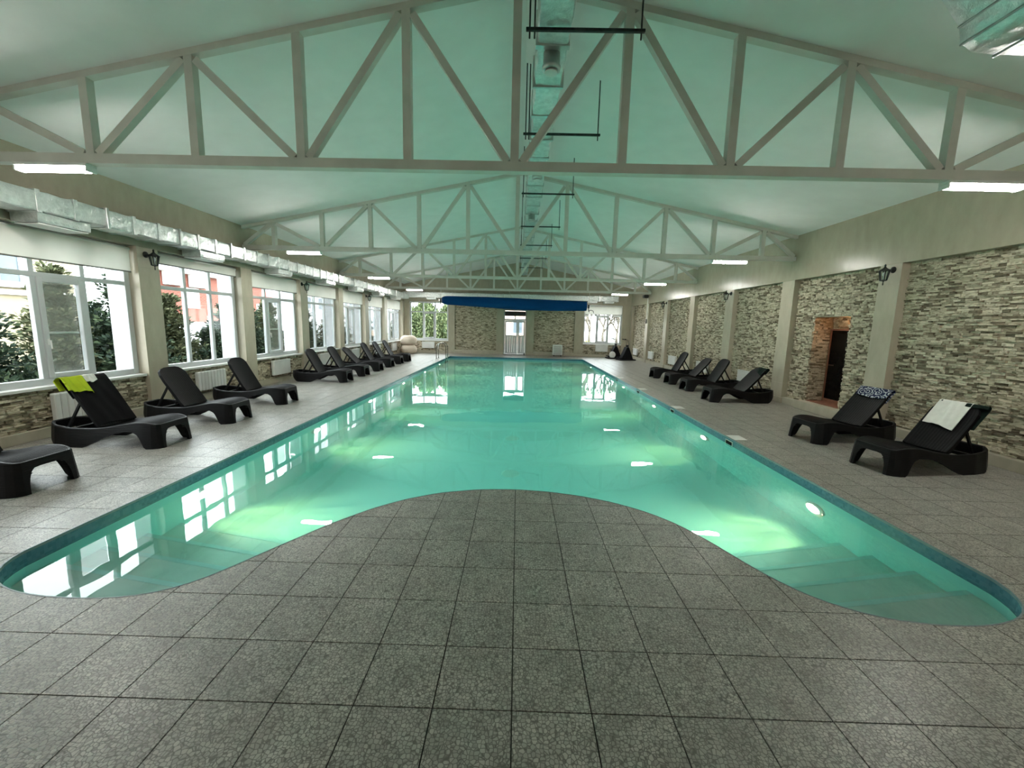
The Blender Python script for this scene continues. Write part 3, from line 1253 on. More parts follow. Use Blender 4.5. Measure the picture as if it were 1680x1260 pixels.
# left row: x runs along +Y of the room, outside is -X
SILL = 0.655
for k, ((a, b), (c, d)) in enumerate(zip(LP[:-1], LP[1:])):
    wd = c - b
    w = make_window(wd, PW - SILL, (-6.16, b, SILL), PI / 2, 3, sash=1 if k % 2 == 1 else None, net=(k % 2 == 1))
    sl = MB().bbox(-0.0, wd, -0.135, 0.0, -0.04, 0.0, 0.006).build('window_sill', M['white'], w)
    MB().bbox(-0.0, wd, 0.07, 0.36, -0.05, -0.01, 0.006).build('outer_sill', M['plaster'], w)
    area_portal((-6.30, (b + c) / 2, (SILL + PW) / 2), (0, -PI / 2, 0), PW - SILL, wd)
# white outside reveals
rv = MB()
for (a, b) in LP:
    for y in (a - 0.012, b):
        rv.box(-6.50, -6.235, y, y + 0.012, 0.6, PW)
    rv.box(-6.52, -6.50, a - 0.012, b + 0.012, -0.3, PW + 0.4)
tag(rv.build('trim_2', M['plaster']), kind='structure')
# far windows: outside is +Y
for k, (x0, x1) in enumerate((FWL, FWR)):
    w = make_window(x1 - x0, 2.68 - 0.68, (x0, Y1 + 0.13, 0.68), 0, 3, sash=1, transom=1.46)
    MB().bbox(0, x1 - x0, -0.16, 0, -0.05, 0, 0.006).build('window_sill', M['white'], w)
    area_portal(((x0 + x1) / 2, Y1 + 0.24, 1.68), (-PI / 2, 0, 0), x1 - x0, 2.0)

# far double door
door = struct_empty('door_1', (DX0, Y1 + 0.10, 0))
DW = DX1 - DX0
f = MB()
f.bbox(0, 0.06, 0, 0.08, 0, DZ, 0.004)
f.bbox(DW - 0.06, DW, 0, 0.08, 0, DZ, 0.004)
f.bbox(0.06, DW - 0.06, 0, 0.08, DZ - 0.06, DZ, 0.004)
f.bbox(0.06, DW - 0.06, 0, 0.08, 1.80, 1.88, 0.004)
f.bbox(0.06, DW - 0.06, 0, 0.10, 0.0, 0.05, 0.004)
f.build('door_frame', M['upvc'], door)
MB().bbox(DW / 2 - 0.03, DW / 2 + 0.03, 0.005, 0.075, 1.88, DZ - 0.06, 0.004).build('transom_bar', M['upvc'], door)
for xa, xb in ((0.06, DW / 2 - 0.03), (DW / 2 + 0.03, DW - 0.06)):
    MB().box(xa, xb, 0.036, 0.042, 1.88, DZ - 0.06).build('pane', M['glass'], door)
split = 0.74
for xa, xb, fs in ((0.065, split - 0.003, 0.065), (split + 0.003, DW - 0.065, 0.075)):
    l = MB()
    l.bbox(xa, xa + fs, 0.01, 0.07, 0.055, 1.795, 0.004)
    l.bbox(xb - fs, xb, 0.01, 0.07, 0.055, 1.795, 0.004)
    l.bbox(xa + fs, xb - fs, 0.01, 0.07, 0.055, 0.14, 0.004)
    l.bbox(xa + fs, xb - fs, 0.01, 0.07, 0.96, 1.03, 0.004)
    l.bbox(xa + fs, xb - fs, 0.01, 0.07, 1.70, 1.795, 0.004)
    leaf = l.build('door_leaf', M['upvc'], door)
    np_ = max(2, round((xb - xa - 2 * fs) / 0.1))
    pw = (xb - xa - 2 * fs) / np_
    for i in range(np_):
        MB().bbox(xa + fs + i * pw + 0.002, xa + fs + (i + 1) * pw - 0.002, 0.03, 0.05, 0.14, 0.96, 0.003).build('panel', M['upvc'], leaf)
    MB().box(xa + fs, xb - fs, 0.036, 0.042, 1.03, 1.70).build('pane', M['glass'], leaf)
    if xa < 0.1:
        hm = MB().bbox(xb - 0.05, xb - 0.02, 0.0, 0.01, 0.88, 1.08, 0.003).tube([(xb - 0.035, 0.0, 1.0), (xb - 0.035, -0.04, 1.0), (xb - 0.14, -0.045, 1.0)], 0.009, 8)
        hm.build('handle', M['white'], leaf)
area_portal((DX0 + DW / 2, Y1 + 0.2, 1.7), (-PI / 2, 0, 0), DW, 1.3)
bo = MB().bbox(0, 0.05, 0, 0.03, 0, 0.12, 0.006).bbox(0.0, 0.05, -0.06, 0.0, 0, 0.03, 0.005).build('door_stop', M['black'])
bo.location = (0.31, 19.98, 0.0)
tag(bo, 'small black door stop standing at the right jamb of the far white door', 'door stop')

# air curtain above the door
ac = thing('air_curtain', 'black air curtain unit mounted above the far white double door', 'air curtain', (DX0 + 0.06, Y1 - 0.12, 2.03))
MB().bbox(0, DW - 0.12, 0, 0.215, 0, 0.24, 0.02).build('casing', M['black'], ac)
MB().box(0.04, DW - 0.16, 0.02, 0.07, -0.006, 0.0).build('outlet_grille', M['darksteel'], ac)

# ================================================================== ROOF TRUSSES
NX = [-0.09 + 1.045 * k for k in range(-5, 6)]
CZ = 3.105     # chord centre height
order_t = ['nearest', 'second nearest', 'third', 'farthest']
for ti, ty in enumerate((2.8, 7.6, 12.4, 17.1, -2.0)):  # last one is added behind the camera, unseen, to hold extra lamps
    t = thing('roof_truss', ['cream steel roof truss nearest the camera, spanning the whole ceiling', 'cream steel roof truss second from the camera, above the middle windows',
                             'cream steel roof truss third from the camera, behind two nearer trusses', 'cream steel roof truss closest to the far wall, above the blue roll', 'cream steel roof truss added unseen behind the camera to carry strip lights'][ti],
              'truss', (0, ty, 0), 0, 'steel roof trusses')
    MB().box(XL - 0.02, XR + 0.02, -0.05, 0.05, CZ - 0.045, CZ + 0.045).build('bottom_chord', M['steel'], t)

    def topz(x):
        return ceil_z(x) - 0.031
    for s in (-1, 1):
        xw = XL - 0.02 if s < 0 else XR + 0.02
        MB().bar((xw, 0, topz(xw)), (0, 0, topz(0)), 0.085, 0.06).build('top_chord', M['steel'], t)
    for x in NX:
        MB().box(x - 0.04, x + 0.04, -0.04, 0.04, CZ + 0.045, topz(x)).build('vertical', M['steel'], t)
    # diagonals: odd nodes meet on top, even nodes below
    tops = [1, 3, 5, 7, 9]
    idx = list(range(11))
    for k in range(-1, 11):
        xa = XL - 0.0 if k < 0 else NX[k]
        xb = XR + 0.0 if k + 1 > 10 else NX[k + 1]
        # nodes k=0,2,4,.. are top nodes (x=-5.3,-3.2,-1.1,1.0,3.1,5.1)
        if k < 0:
            a, b = (xa + 0.03, 0, CZ + 0.05), (xb - 0.05, 0, topz(xb) - 0.05)
        elif k % 2 == 0:
            a, b = (xa + 0.06, 0, topz(xa) - 0.06), ((xb - 0.07) if k < 10 else xb - 0.03, 0, CZ + 0.05)
        else:
            a, b = (xa + 0.07, 0, CZ + 0.05), (xb - 0.06, 0, topz(xb) - 0.06)
        MB().bar(a, b, 0.07, 0.07, up=(0, 1, 0)).build('diagonal', M['steel'], t)

# strip lights under the trusses; rear pair added out of view to brighten the near side
for ti, ty in enumerate((2.8, 7.6, 12.4, 17.1, -2.0)):
    for s, x0 in ((-1, -5.05), (1, 4.10)):
        nm = ['nearest', 'second', 'third', 'farthest', 'added unseen rear'][ti]
        sd = 'window' if s < 0 else 'stone wall'
        l = thing('strip_light', 'glowing white strip light under the %s roof truss on the %s side' % (nm, sd), 'light', (x0, ty, 3.005), 0, 'strip lights under the roof trusses')
        MB().bbox(0, 0.74, -0.055, 0.055, 0.025, 0.055, 0.005).build('housing', M['white'], l)
        d = MB()
        prof = [(-0.05, 0.025), (-0.045, -0.005), (-0.02, -0.02), (0.02, -0.02), (0.045, -0.005), (0.05, 0.025)]
        d.add([(0.02, y, z) for y, z in prof] + [(0.72, y, z) for y, z in prof],
              [(i, i + 1, i + 7, i + 6) for i in range(5)] + [(5, 4, 3, 2, 1, 0), (6, 7, 8, 9, 10, 11), (0, 6, 11, 5)])
        d.build('diffuser', M['led'], l, normals=True)
        for x in (0.0, 0.72):
            MB().bbox(x, x + 0.02, -0.052, 0.052, -0.021, 0.026, 0.004).build('end_cap', M['white'], l)


# ================================================================== DUCTS
def crumpled(mb, x0, x1, y0, y1, z0, z1, axis, seed, amp=0.008, step=0.12):
    """soft rectangular duct section, slightly bulging"""
    r = random.Random(seed)
    a0, a1 = (y0, y1) if axis == 'y' else (x0, x1)
    n = max(2, int((a1 - a0) / step))
    rows = []
    for i in range(n + 1):
        t = a0 + (a1 - a0) * i / n
        ring = []
        if axis == 'y':
            cx_, w2, cz_, h2 = (x0 + x1) / 2, (x1 - x0) / 2, (z0 + z1) / 2, (z1 - z0) / 2
        else:
            cx_, w2, cz_, h2 = (y0 + y1) / 2, (y1 - y0) / 2, (z0 + z1) / 2, (z1 - z0) / 2
        for (u, v) in ((-1, -0.9), (-0.9, -1), (-0.3, -1.03), (0.3, -1.03), (0.9, -1), (1, -0.9), (1.03, -0.3), (1.03, 0.3), (1, 0.9), (0.9, 1), (-0.9, 1), (-1, 0.9), (-1.03, 0.3), (-1.03, -0.3)):
            du, dv = r.uniform(-amp, amp), r.uniform(-amp, amp)
            p = cx_ + u * (w2 - amp * 1.5) + du
            q = cz_ + v * (h2 - amp * 1.5) + dv
            ring.append((p, t, q) if axis == 'y' else (t, p, q))
        ring.append(ring[0])
        rows.append(ring)
    base = len(mb.v)
    mb.grid(rows, False)
    m = len(rows[0])
    mb.f.append([base + k for k in range(m - 1)])
    mb.sm.append(False)
    mb.f.append([base + n * m + k for k in range(m - 1)][::-1])
    mb.sm.append(False)
    return mb


# left duct
dct = thing('air_duct', 'long foil-wrapped air duct running above the row of left windows', 'duct', (0, 0, 0), 0, 'foil air ducts')
dx0, dx1, dz0, dz1 = -5.985, -5.60, 2.745, 3.0
y = Y0 + 0.02
k = 0
while y < 19.6:
    ye = min(y + 1.2, 19.62)
    crumpled(MB(), dx0, dx1, y + 0.01, ye - 0.01, dz0, dz1, 'y', 300 + k).build('duct_section', M['foil'], dct, normals=True)
    for q in (0.33, 0.67):
        yt = y + (ye - y) * q
        MB().bbox(dx0 + 0.006, dx1 + 0.0015, yt - 0.025, yt + 0.025, dz0 - 0.001, dz1 + 0.001, 0.002).build('foil_tape', M['foil'], dct)
    if ye < 19.6:
        MB().bbox(dx0 + 0.002, dx1 + 0.012, ye - 0.018, ye + 0.018, dz0 - 0.008, dz1 + 0.008, 0.004).build('flange', M['galv'], dct)
    y = ye
    k += 1
for yy in (1.35, 3.70, 6.15, 8.5, 10.9, 13.2, 15.5, 17.9):
    o = crumpled(MB(), -5.95, -5.62, yy - 0.30, yy + 0.30, 2.63, dz0 + 0.012, 'y', int(yy * 10), 0.004).build('outlet', M['foil'], dct, normals=True)
    MB().box(-5.93, -5.64, yy - 0.28, yy + 0.28, 2.618, 2.63).build('grille', M['white'], o)
# far duct
dct = thing('air_duct', 'foil-wrapped air duct crossing the far wall above the windows and door', 'duct', (0, 0, 0), 0, 'foil air ducts')
xs = [-5.98, -4.7, -3.4, -2.1, -0.8, 0.5, 1.8, 3.1, 4.1, 5.05]
for i in range(9):
    crumpled(MB(), xs[i] + 0.01, xs[i + 1] - 0.01, 19.66, 20.09, 2.85, 3.13, 'x', 400 + i).build('duct_section', M['foil'], dct, normals=True)
    if i:
        MB().bbox(xs[i] - 0.018, xs[i] + 0.018, 19.65, 20.095, 2.842, 3.138, 0.004).build('flange', M['galv'], dct)
MB().bbox(5.03, 5.07, 19.65, 20.095, 2.842, 3.138, 0.004).build('end_plate', M['galv'], dct)
for xx in (-4.5, -2.2, 0.0, 2.2, 3.75, 4.6):
    o = MB().bbox(xx - 0.25, xx + 0.25, 19.72, 20.05, 2.78, 2.86, 0.006).build('outlet', M['foil'], dct)
    MB().box(xx - 0.23, xx + 0.23, 19.74, 20.03, 2.768, 2.78).build('grille', M['white'], o)
# ridge duct
dct = thing('air_duct', 'foil-wrapped air duct hanging lengthwise under the ceiling ridge', 'duct', (0, 0, 0), 0, 'foil air ducts')
rx0, rx1, rz0, rz1 = 0.08, 0.37, 3.97, 4.24
y, k = Y0 + 0.05, 0
while y < 18.9:
    ye = min(y + 1.2, 19.0)
    crumpled(MB(), rx0, rx1, y + 0.01, ye - 0.01, rz0, rz1, 'y', 500 + k).build('duct_section', M['foil'], dct, normals=True)
    MB().bbox(rx0 - 0.004, rx1 + 0.004, (y + ye) / 2 - 0.03, (y + ye) / 2 + 0.03, rz0 - 0.004, rz1 + 0.004, 0.003).build('foil_tape', M['galv'], dct)
    if ye < 18.9:
        MB().bbox(rx0 - 0.012, rx1 + 0.012, ye - 0.018, ye + 0.018, rz0 - 0.01, rz1 + 0.01, 0.004).build('flange', M['galv'], dct)
    y = ye
    k += 1
for yy in (2.55, 5.3, 7.9, 10.2, 12.6, 15.0):
    nz = MB().lathe((0.225, yy, rz0 - 0.13), [(0.062, 0), (0.08, 0.004), (0.085, 0.03), (0.075, 0.034), (0.075, 0.14)], 20).build('air_nozzle', M['galv'], dct)
    MB().lathe((0.225, yy, rz0 - 0.15), [(0.055, 0), (0.06, 0.006), (0.03, 0.014), (0.012, 0.03)], 20).build('valve_disc', M['white'], nz)
for i, yb in enumerate((2.2, 4.02, 6.36, 8.86, 11.2, 13.6, 16.0)):
    h = thing('duct_hanger', ['dark hanger bar under the ridge duct, nearest the camera', 'dark hanger bar under the ridge duct, behind the nearest truss', 'dark hanger bar under the ridge duct, just before the second truss',
                              'dark hanger bar under the ridge duct, just behind the second truss', 'dark hanger bar under the ridge duct, before the third truss', 'dark hanger bar under the ridge duct, behind the third truss',
                              'dark hanger bar under the ridge duct, before the farthest truss'][i], 'hanger', (0, yb, 0), 0, 'hangers of the ridge duct')
    MB().bbox(-0.01, 0.95, -0.014, 0.014, rz0 - 0.036, rz0 - 0.012, 0.003).build('crossbar', M['darksteel'], h)
    for x in (0.02, 0.06, 0.92):
        if x == 0.06 and i > 1:
            continue
        MB().tube([(x, 0, rz0 - 0.09), (x, 0, ceil_z(x) + 0.02)], 0.007, 6).build('rod', M['darksteel'], h)
# supply duct hanging at the near right
dct = thing('air_duct', 'big foil-wrapped duct hanging high at the near right corner of the ceiling', 'duct', (0, 0, 0), 0, 'foil air ducts')
prof = [(2.38, 3.90), (2.56, 3.67), (2.71, 3.50), (2.74, 3.40), (2.82, 3.355), (2.97, 3.34), (3.20, 3.34), (3.34, 3.42), (3.40, 3.60), (3.40, 3.92), (3.2, 3.97), (2.5, 3.98)]
yy = [1.45, 0.55, -0.3, -1.2, -2.0, -2.9]
for i in range(5):
    mb = MB()
    rows = []
    rr = random.Random(600 + i)
    for j in range(9):
        y = yy[i] - 0.01 + (yy[i + 1] - yy[i] + 0.02) * j / 8
        sc_ = 0.97 + 0.03 * min(1, j / 1.0) if i == 0 else 1.0
        ring = [(3.0 + (x - 3.0) * sc_ + rr.uniform(-0.006, 0.006), y, 3.7 + (z - 3.7) * sc_ + rr.uniform(-0.006, 0.006)) for x, z in prof]
        ring.append(ring[0])
        rows.append(ring)
    mb.grid(rows, True)
    mb.f.append(list(range(len(prof))))
    mb.sm.append(False)
    mb.f.append([8 * (len(prof) + 1) + q for q in range(len(prof))][::-1])
    mb.sm.append(False)
    mb.build('duct_section', M['foil'], dct, normals=True)
for (x, z) in ((2.715, 3.50), (2.745, 3.40), (2.96, 3.337)):
    MB().tube([(x - 0.004, 1.43, z - 0.003), (x - 0.004, -2.8, z - 0.003)], 0.008, 6).build('seam', M['galv'], dct)
for y in (0.6, -1.6):
    for x in (2.48, 3.36):
        MB().tube([(x, y, 3.85), (x, y, ceil_z(x) + 0.02)], 0.006, 6).build('rod', M['darksteel'], dct)

# ================================================================== LANTERNS
def lantern(x, y, z, s, label):
    """wall lantern; s=+1 points to +x"""
    l = thing('wall_lantern', label, 'lantern', (x, y, z), 0 if s > 0 else PI, 'black wall lanterns on the pillars')
    MB().lathe((0, 0, 0.05), [(0.05, 0.0), (0.048, 0.012), (0.03, 0.025), (0.012, 0.03)], 14, axis='x').build('wall_plate', M['black'], l)
    MB().tube([(0.02, 0, 0.05), (0.07, 0, 0.035), (0.11, 0, 0.06), (0.135, 0, 0.075)], [0.012, 0.010, 0.010, 0.012], 8).build('arm', M['black'], l)
    cx_ = 0.135
    MB().lathe((cx_, 0, 0.03), [(0.085, 0.0), (0.08, 0.008), (0.045, 0.03), (0.018, 0.052), (0.010, 0.075), (0.016, 0.085), (0.004, 0.105)], 6, smooth=False).build('roof', M['black'], l)
    cg = MB()
    for k in range(6):
        a = PI / 3 * k
        cg.bar((cx_ + 0.066 * math.cos(a), 0.066 * math.sin(a), 0.03), (cx_ + 0.042 * math.cos(a), 0.042 * math.sin(a), -0.115), 0.013, 0.013)
    cg.lathe((cx_, 0, -0.125), [(0.03, 0), (0.048, 0.005), (0.048, 0.014)], 6, smooth=False)
    cg.build('cage', M['black'], l)
    for k in range(6):
        a, b = PI / 3 * k, PI / 3 * (k + 1)
        q = [(cx_ + r * math.cos(t), r * math.sin(t), zz) for r, t, zz in ((0.063, a, 0.03), (0.063, b, 0.03), (0.04, b, -0.11), (0.04, a, -0.11))]
        i = [(cx_ + (p[0] - cx_) * 0.96, p[1] * 0.96, p[2]) for p in q]
        MB().add(q + i, [(0, 1, 2, 3), (7, 6, 5, 4), (0, 4, 5, 1), (2, 6, 7, 3)]).build('pane', M['glass'], l)
    MB().lathe((cx_, 0, -0.19), [(0.004, 0), (0.009, 0.02), (0.005, 0.045), (0.014, 0.066)], 8).build('finial', M['black'], l)
    MB().lathe((cx_, 0, -0.10), [(0.010, 0), (0.012, 0.05), (0.022, 0.07), (0.020, 0.10), (0.004, 0.115)], 10).build('bulb', M['white'], l)


for i, y in enumerate((5.18, 9.93, 14.72)):
    lantern(XL + 0.001, y, 2.50, 1, ['black wall lantern on the pillar between the two nearest left windows', 'black wall lantern on the left pillar between the third and fourth windows',
                                     'black wall lantern on the left pillar farthest along the window row'][i])
for i, y in enumerate((5.19, 10.10, 15.05)):
    lantern(XR - 0.001, y, 2.52, -1, ['black wall lantern on the right pillar between the sauna door and the near stone panel', 'black wall lantern on the right pillar above the loungers, second from the camera',
                                      'black wall lantern on the far right pillar past the loungers'][i])
# speaker / sensor box on the far right pillar with its cable duct
spk = thing('wall_speaker', 'black loudspeaker high on the far right pillar above a cable cover', 'speaker', (XR - 0.001, 17.42, 2.98))
MB().bbox(-0.22, -0.04, -0.14, 0.14, -0.07, 0.07, 0.02).build('cabinet', M['black'], spk)
MB().box(-0.05, 0.0, -0.05, 0.05, -0.03, 0.05).build('bracket', M['black'], spk)
MB().bbox(-0.02, 0.0, -0.02, 0.02, -1.05, -0.07, 0.003).build('cable_cover', M['white'], spk)
MB().bbox(-0.05, 0.0, -0.06, 0.06, -1.2, -1.0, 0.006).build('junction_box', M['greypost'], spk)

# ================================================================== ROLLER BLINDS
drops = [2.26, 2.26, 2.46, 2.29, 2.27, 2.20, 2.18, 2.18]
lab = [None, 'cream roller blind on the nearest left window, pulled well down', 'cream roller blind on the second left window, raised almost fully', 'cream roller blind on the third left window from the camera',
       'cream roller blind on the fourth left window from the camera', 'cream roller blind on the fifth left window from the camera', 'cream roller blind on the sixth left window from the camera', 'cream roller blind on the last left window beside the far corner']
lab[0] = 'cream roller blind on the left window beside the camera'
for k, ((a, b), (c, d)) in enumerate(zip(LP[:-1], LP[1:])):
    z1 = PW - 0.02
    bl = thing('roller_blind', lab[k], 'blind', (-6.115, (b + c) / 2, z1), 0, 'roller blinds on the left windows')
    w2 = (c - b) / 2 - 0.015
    MB().tube([(0, -w2, -0.03), (0, w2, -0.03)], 0.026, 12).build('roller_tube', M['white'], bl)
    zb = drops[k] - z1
    m = MB()
    m.grid([[(0.026 + 0.003 * math.sin(5 * t + k), -w2 + 0.02 + (2 * w2 - 0.04) * t, z) for t in np.linspace(0, 1, 10)] for z in np.linspace(-0.03, zb, 5)])
    m.build('fabric', M['blind'], bl)
    MB().bbox(0.018, 0.034, -w2 + 0.02, w2 - 0.02, zb - 0.012, zb + 0.008, 0.003).build('hem_bar', M['greypost'], bl)
bl = thing('roller_blind', 'cream roller blind half lowered on the far window behind the exercise machines', 'blind', ((FWR[0] + FWR[1]) / 2, Y1 + 0.05, 2.65))
w2 = (FWR[1] - FWR[0]) / 2 - 0.02
MB().tube([(-w2, 0, -0.03), (w2, 0, -0.03)], 0.026, 12).build('roller_tube', M['white'], bl)
MB().grid([[(-w2 + 0.02 + (2 * w2 - 0.04) * t, -0.026, z) for t in np.linspace(0, 1, 6)] for z in np.linspace(-0.03, -0.44, 4)]).build('fabric', M['blind'], bl)
MB().bbox(-w2 + 0.02, w2 - 0.02, -0.034, -0.018, -0.455, -0.435, 0.003).build('hem_bar', M['greypost'], bl)

# ================================================================== RADIATORS
def radiator(loc, rz, W, H, ribbed, label, group):
    """local: x along the wall, y out of the wall"""
    r = thing('radiator', label, 'radiator', loc, rz, group)
    if ribbed:
        nsec = max(4, int(W / 0.075))
        p = W / nsec
        for i in range(nsec):
            MB().bbox(i * p + 0.004, (i + 1) * p - 0.004, 0.02, 0.09, 0, H, 0.010).build('rib', M['white'], r)
        MB().tube([(0.0, 0.055, 0.03), (W, 0.055, 0.03)], 0.016, 8).build('header_pipe', M['white'], r)
        MB().tube([(0.0, 0.055, H - 0.03), (W, 0.055, H - 0.03)], 0.016, 8).build('header_pipe', M['white'], r)
    else:
        MB().bbox(0, W, 0.02, 0.09, 0, H, 0.012).build('front_panel', M['white'], r)
        MB().bbox(-0.004, W + 0.004, 0.016, 0.094, H - 0.03, H + 0.006, 0.004).build('top_grille', M['white'], r)
    MB().tube([(-0.03, 0.05, 0.04), (-0.05, 0.05, 0.03), (-0.05, 0.05, -0.10), (-0.05, -0.03, -0.12)], 0.011, 8).build('valve_pipe', M['chrome'], r)
    for x in (0.08, W - 0.08):
        MB().box(x - 0.015, x + 0.015, -0.025, 0.02, H * 0.5, H * 0.8).build('bracket', M['white'], r)
    return r


ll = ['white ribbed radiator under the nearest left window behind the towelled lounger', 'white ribbed radiator under the second left window', 'white flat radiator under the third left window',
      'white flat radiator under the fourth left window', 'white flat radiator under the fifth left window', 'white flat radiator under the sixth left window', 'white flat radiator under the last left window beside the beige poufs']
for i, (ya, w) in enumerate(((3.60, 0.72), (5.98, 0.74), (8.36, 0.74), (10.72, 0.68), (13.1, 0.7), (15.5, 0.7), (17.9, 0.7))):
    radiator((-6.048, ya + w, 0.20), -PI / 2, w, 0.36, i < 2, ll[i], 'radiators under the left windows')
rl = ['white radiator on the right stone wall behind the nearest of the four grouped loungers', 'white radiator on the right stone wall behind the rear grouped loungers', 'white radiator on the right stone wall beyond the lounger group', 'white radiator on the far right stone panel near the speaker', 'white radiator in the far right corner by the exercise machines']
for i, (ya, w) in enumerate(((8.55, 0.85), (11.2, 0.75), (13.75, 0.7), (16.35, 0.6), (18.7, 0.65))):
    radiator((5.945, ya, 0.22), PI / 2, w, 0.32, False, rl[i], 'radiators on the right wall')
radiator((-4.4, Y1 + 0.0, 0.25), PI, 0.66, 0.33, False, 'white radiator under the far left window behind the pool ladder', 'radiators on the far wall')
radiator((4.72, Y1 + 0.0, 0.28), PI, 0.64, 0.34, False, 'white radiator under the far right window', 'radiators on the far wall')
# portable heater / fan unit in front of the far right stone panel
ht = thing('fan_heater', 'grey-white box heater with a grille leaning by the far right stone panel', 'heater', (1.82, 19.72, 0))
MB().bbox(0, 0.50, 0, 0.26, 0.06, 0.60, 0.02).build('casing', M['white'], ht)
for i in range(9):
    MB().box(0.05, 0.44, -0.012, 0.0, 0.11 + i * 0.05, 0.125 + i * 0.05).build('grille_slat', M['greypost'], ht)
for x in (0.05, 0.41):
    MB().bbox(x, x + 0.04, 0.02, 0.24, 0, 0.06, 0.004).build('foot', M['black'], ht)
MB().tube([(0.52, 0.12, 0.08), (0.58, 0.12, 0.08), (0.60, 0.13, 0.5), (0.5, 0.13, 0.56)], 0.012, 8).build('side_pipe', M['greypost'], ht)

# ================================================================== LOUNGERS
KX = 0.928
LL = 1.53 * KX
_xs = [KX * q for q in (0, .08, .25, .45, .62, .85, 1.1, 1.35, 1.53)]
_zt = [.285, .315, .325, .295, .26, .235, .235, .255, .285]


def zt(x):
    return float(np.interp(x, np.linspace(0, LL, 60), ZT))


ZT = np.interp(np.linspace(0, LL, 60), _xs, _zt)
ZT = np.convolve(np.r_[[ZT[0]] * 3, ZT, [ZT[-1]] * 3], np.ones(7) / 7, 'valid')


def zb(x, y):
    """underside: front legs, arch, long rear foot, raised stern"""
    side = float(np.interp(x / KX, [0, .155, .19, .235, .30, .40, .55, .72, .86, .96, 1.34, 1.41, 1.53], [0, 0, .08, .165, .20, .205, .175, .11, .04, 0, 0, .04, .15]))
    if x < 0.05 and abs(y) < 0.185:
        q = min(1.0, max(0.0, (abs(y) - .09) / .085))
        front = .225 * math.sqrt(max(0.0, 1 - q * q))
        return front
    return side


def half_w(x):
    return float(np.interp(x / KX, [0, .03, .08, .18, .6, 1.15, 1.36, 1.46, 1.53], [.20, .235, .255, .268, .275, .268, .235, .19, .12]))


def lounger_loop():
    xs = KX * np.r_[0.0, .015, .03, .05, .08, np.linspace(.11, 1.36, 46), 1.40, 1.44, 1.48, 1.51, 1.53]
    left = [(float(x), half_w(x)) for x in xs]
    rear = [(LL, y) for y in (.06, 0, -.06)]
    right = [(x, -y) for x, y in left[::-1]]
    front = [(0.0, y) for y in (-.185, -.175, -.168, -.158, -.145, -.13, -.11, -.06, 0, .06, .11, .13, .145, .158, .168, .175, .185)]
    return left + rear + right + front


LOOP = lounger_loop()


def loop_normals(L):
    out = []
    n = len(L)
    for i in range(n):
        a, b = Vector(L[i - 1]), Vector(L[(i + 1) % n])
        t = (b - a).normalized()
        out.append(Vector((t.y, -t.x)) * -1)
    # make them point outward
    c = Vector((LL / 2, 0))
    return [(v if v.dot(Vector(p) - c) > 0 else -v) for v, p in zip(out, L)]


NRM = loop_normals(LOOP)


def band_rows(lo, hi, idx, flare=0.0, th=0.032):
    outer_hi, outer_lo, inner_lo, inner_hi = [], [], [], []
    for i in idx:
        p, nn = Vector(LOOP[i]), NRM[i]
        zh, zl = hi(i), lo(i)
        top = zt(p.x)
        fo = flare * max(0, top - zl)
        fh = flare * max(0, top - zh)
        outer_hi.append((p.x + nn.x * fh, p.y + nn.y * fh, zh))
        outer_lo.append((p.x + nn.x * fo, p.y + nn.y * fo, zl))
        inner_hi.append((p.x + nn.x * (fh - th), p.y + nn.y * (fh - th), zh))
        inner_lo.append((p.x + nn.x * (fo - th), p.y + nn.y * (fo - th), zl))
    return outer_hi, outer_lo, inner_lo, inner_hi


ZC = [zt(p[0]) - 0.115 for p in LOOP]
ZB = [zb(p[0], p[1]) for p in LOOP]


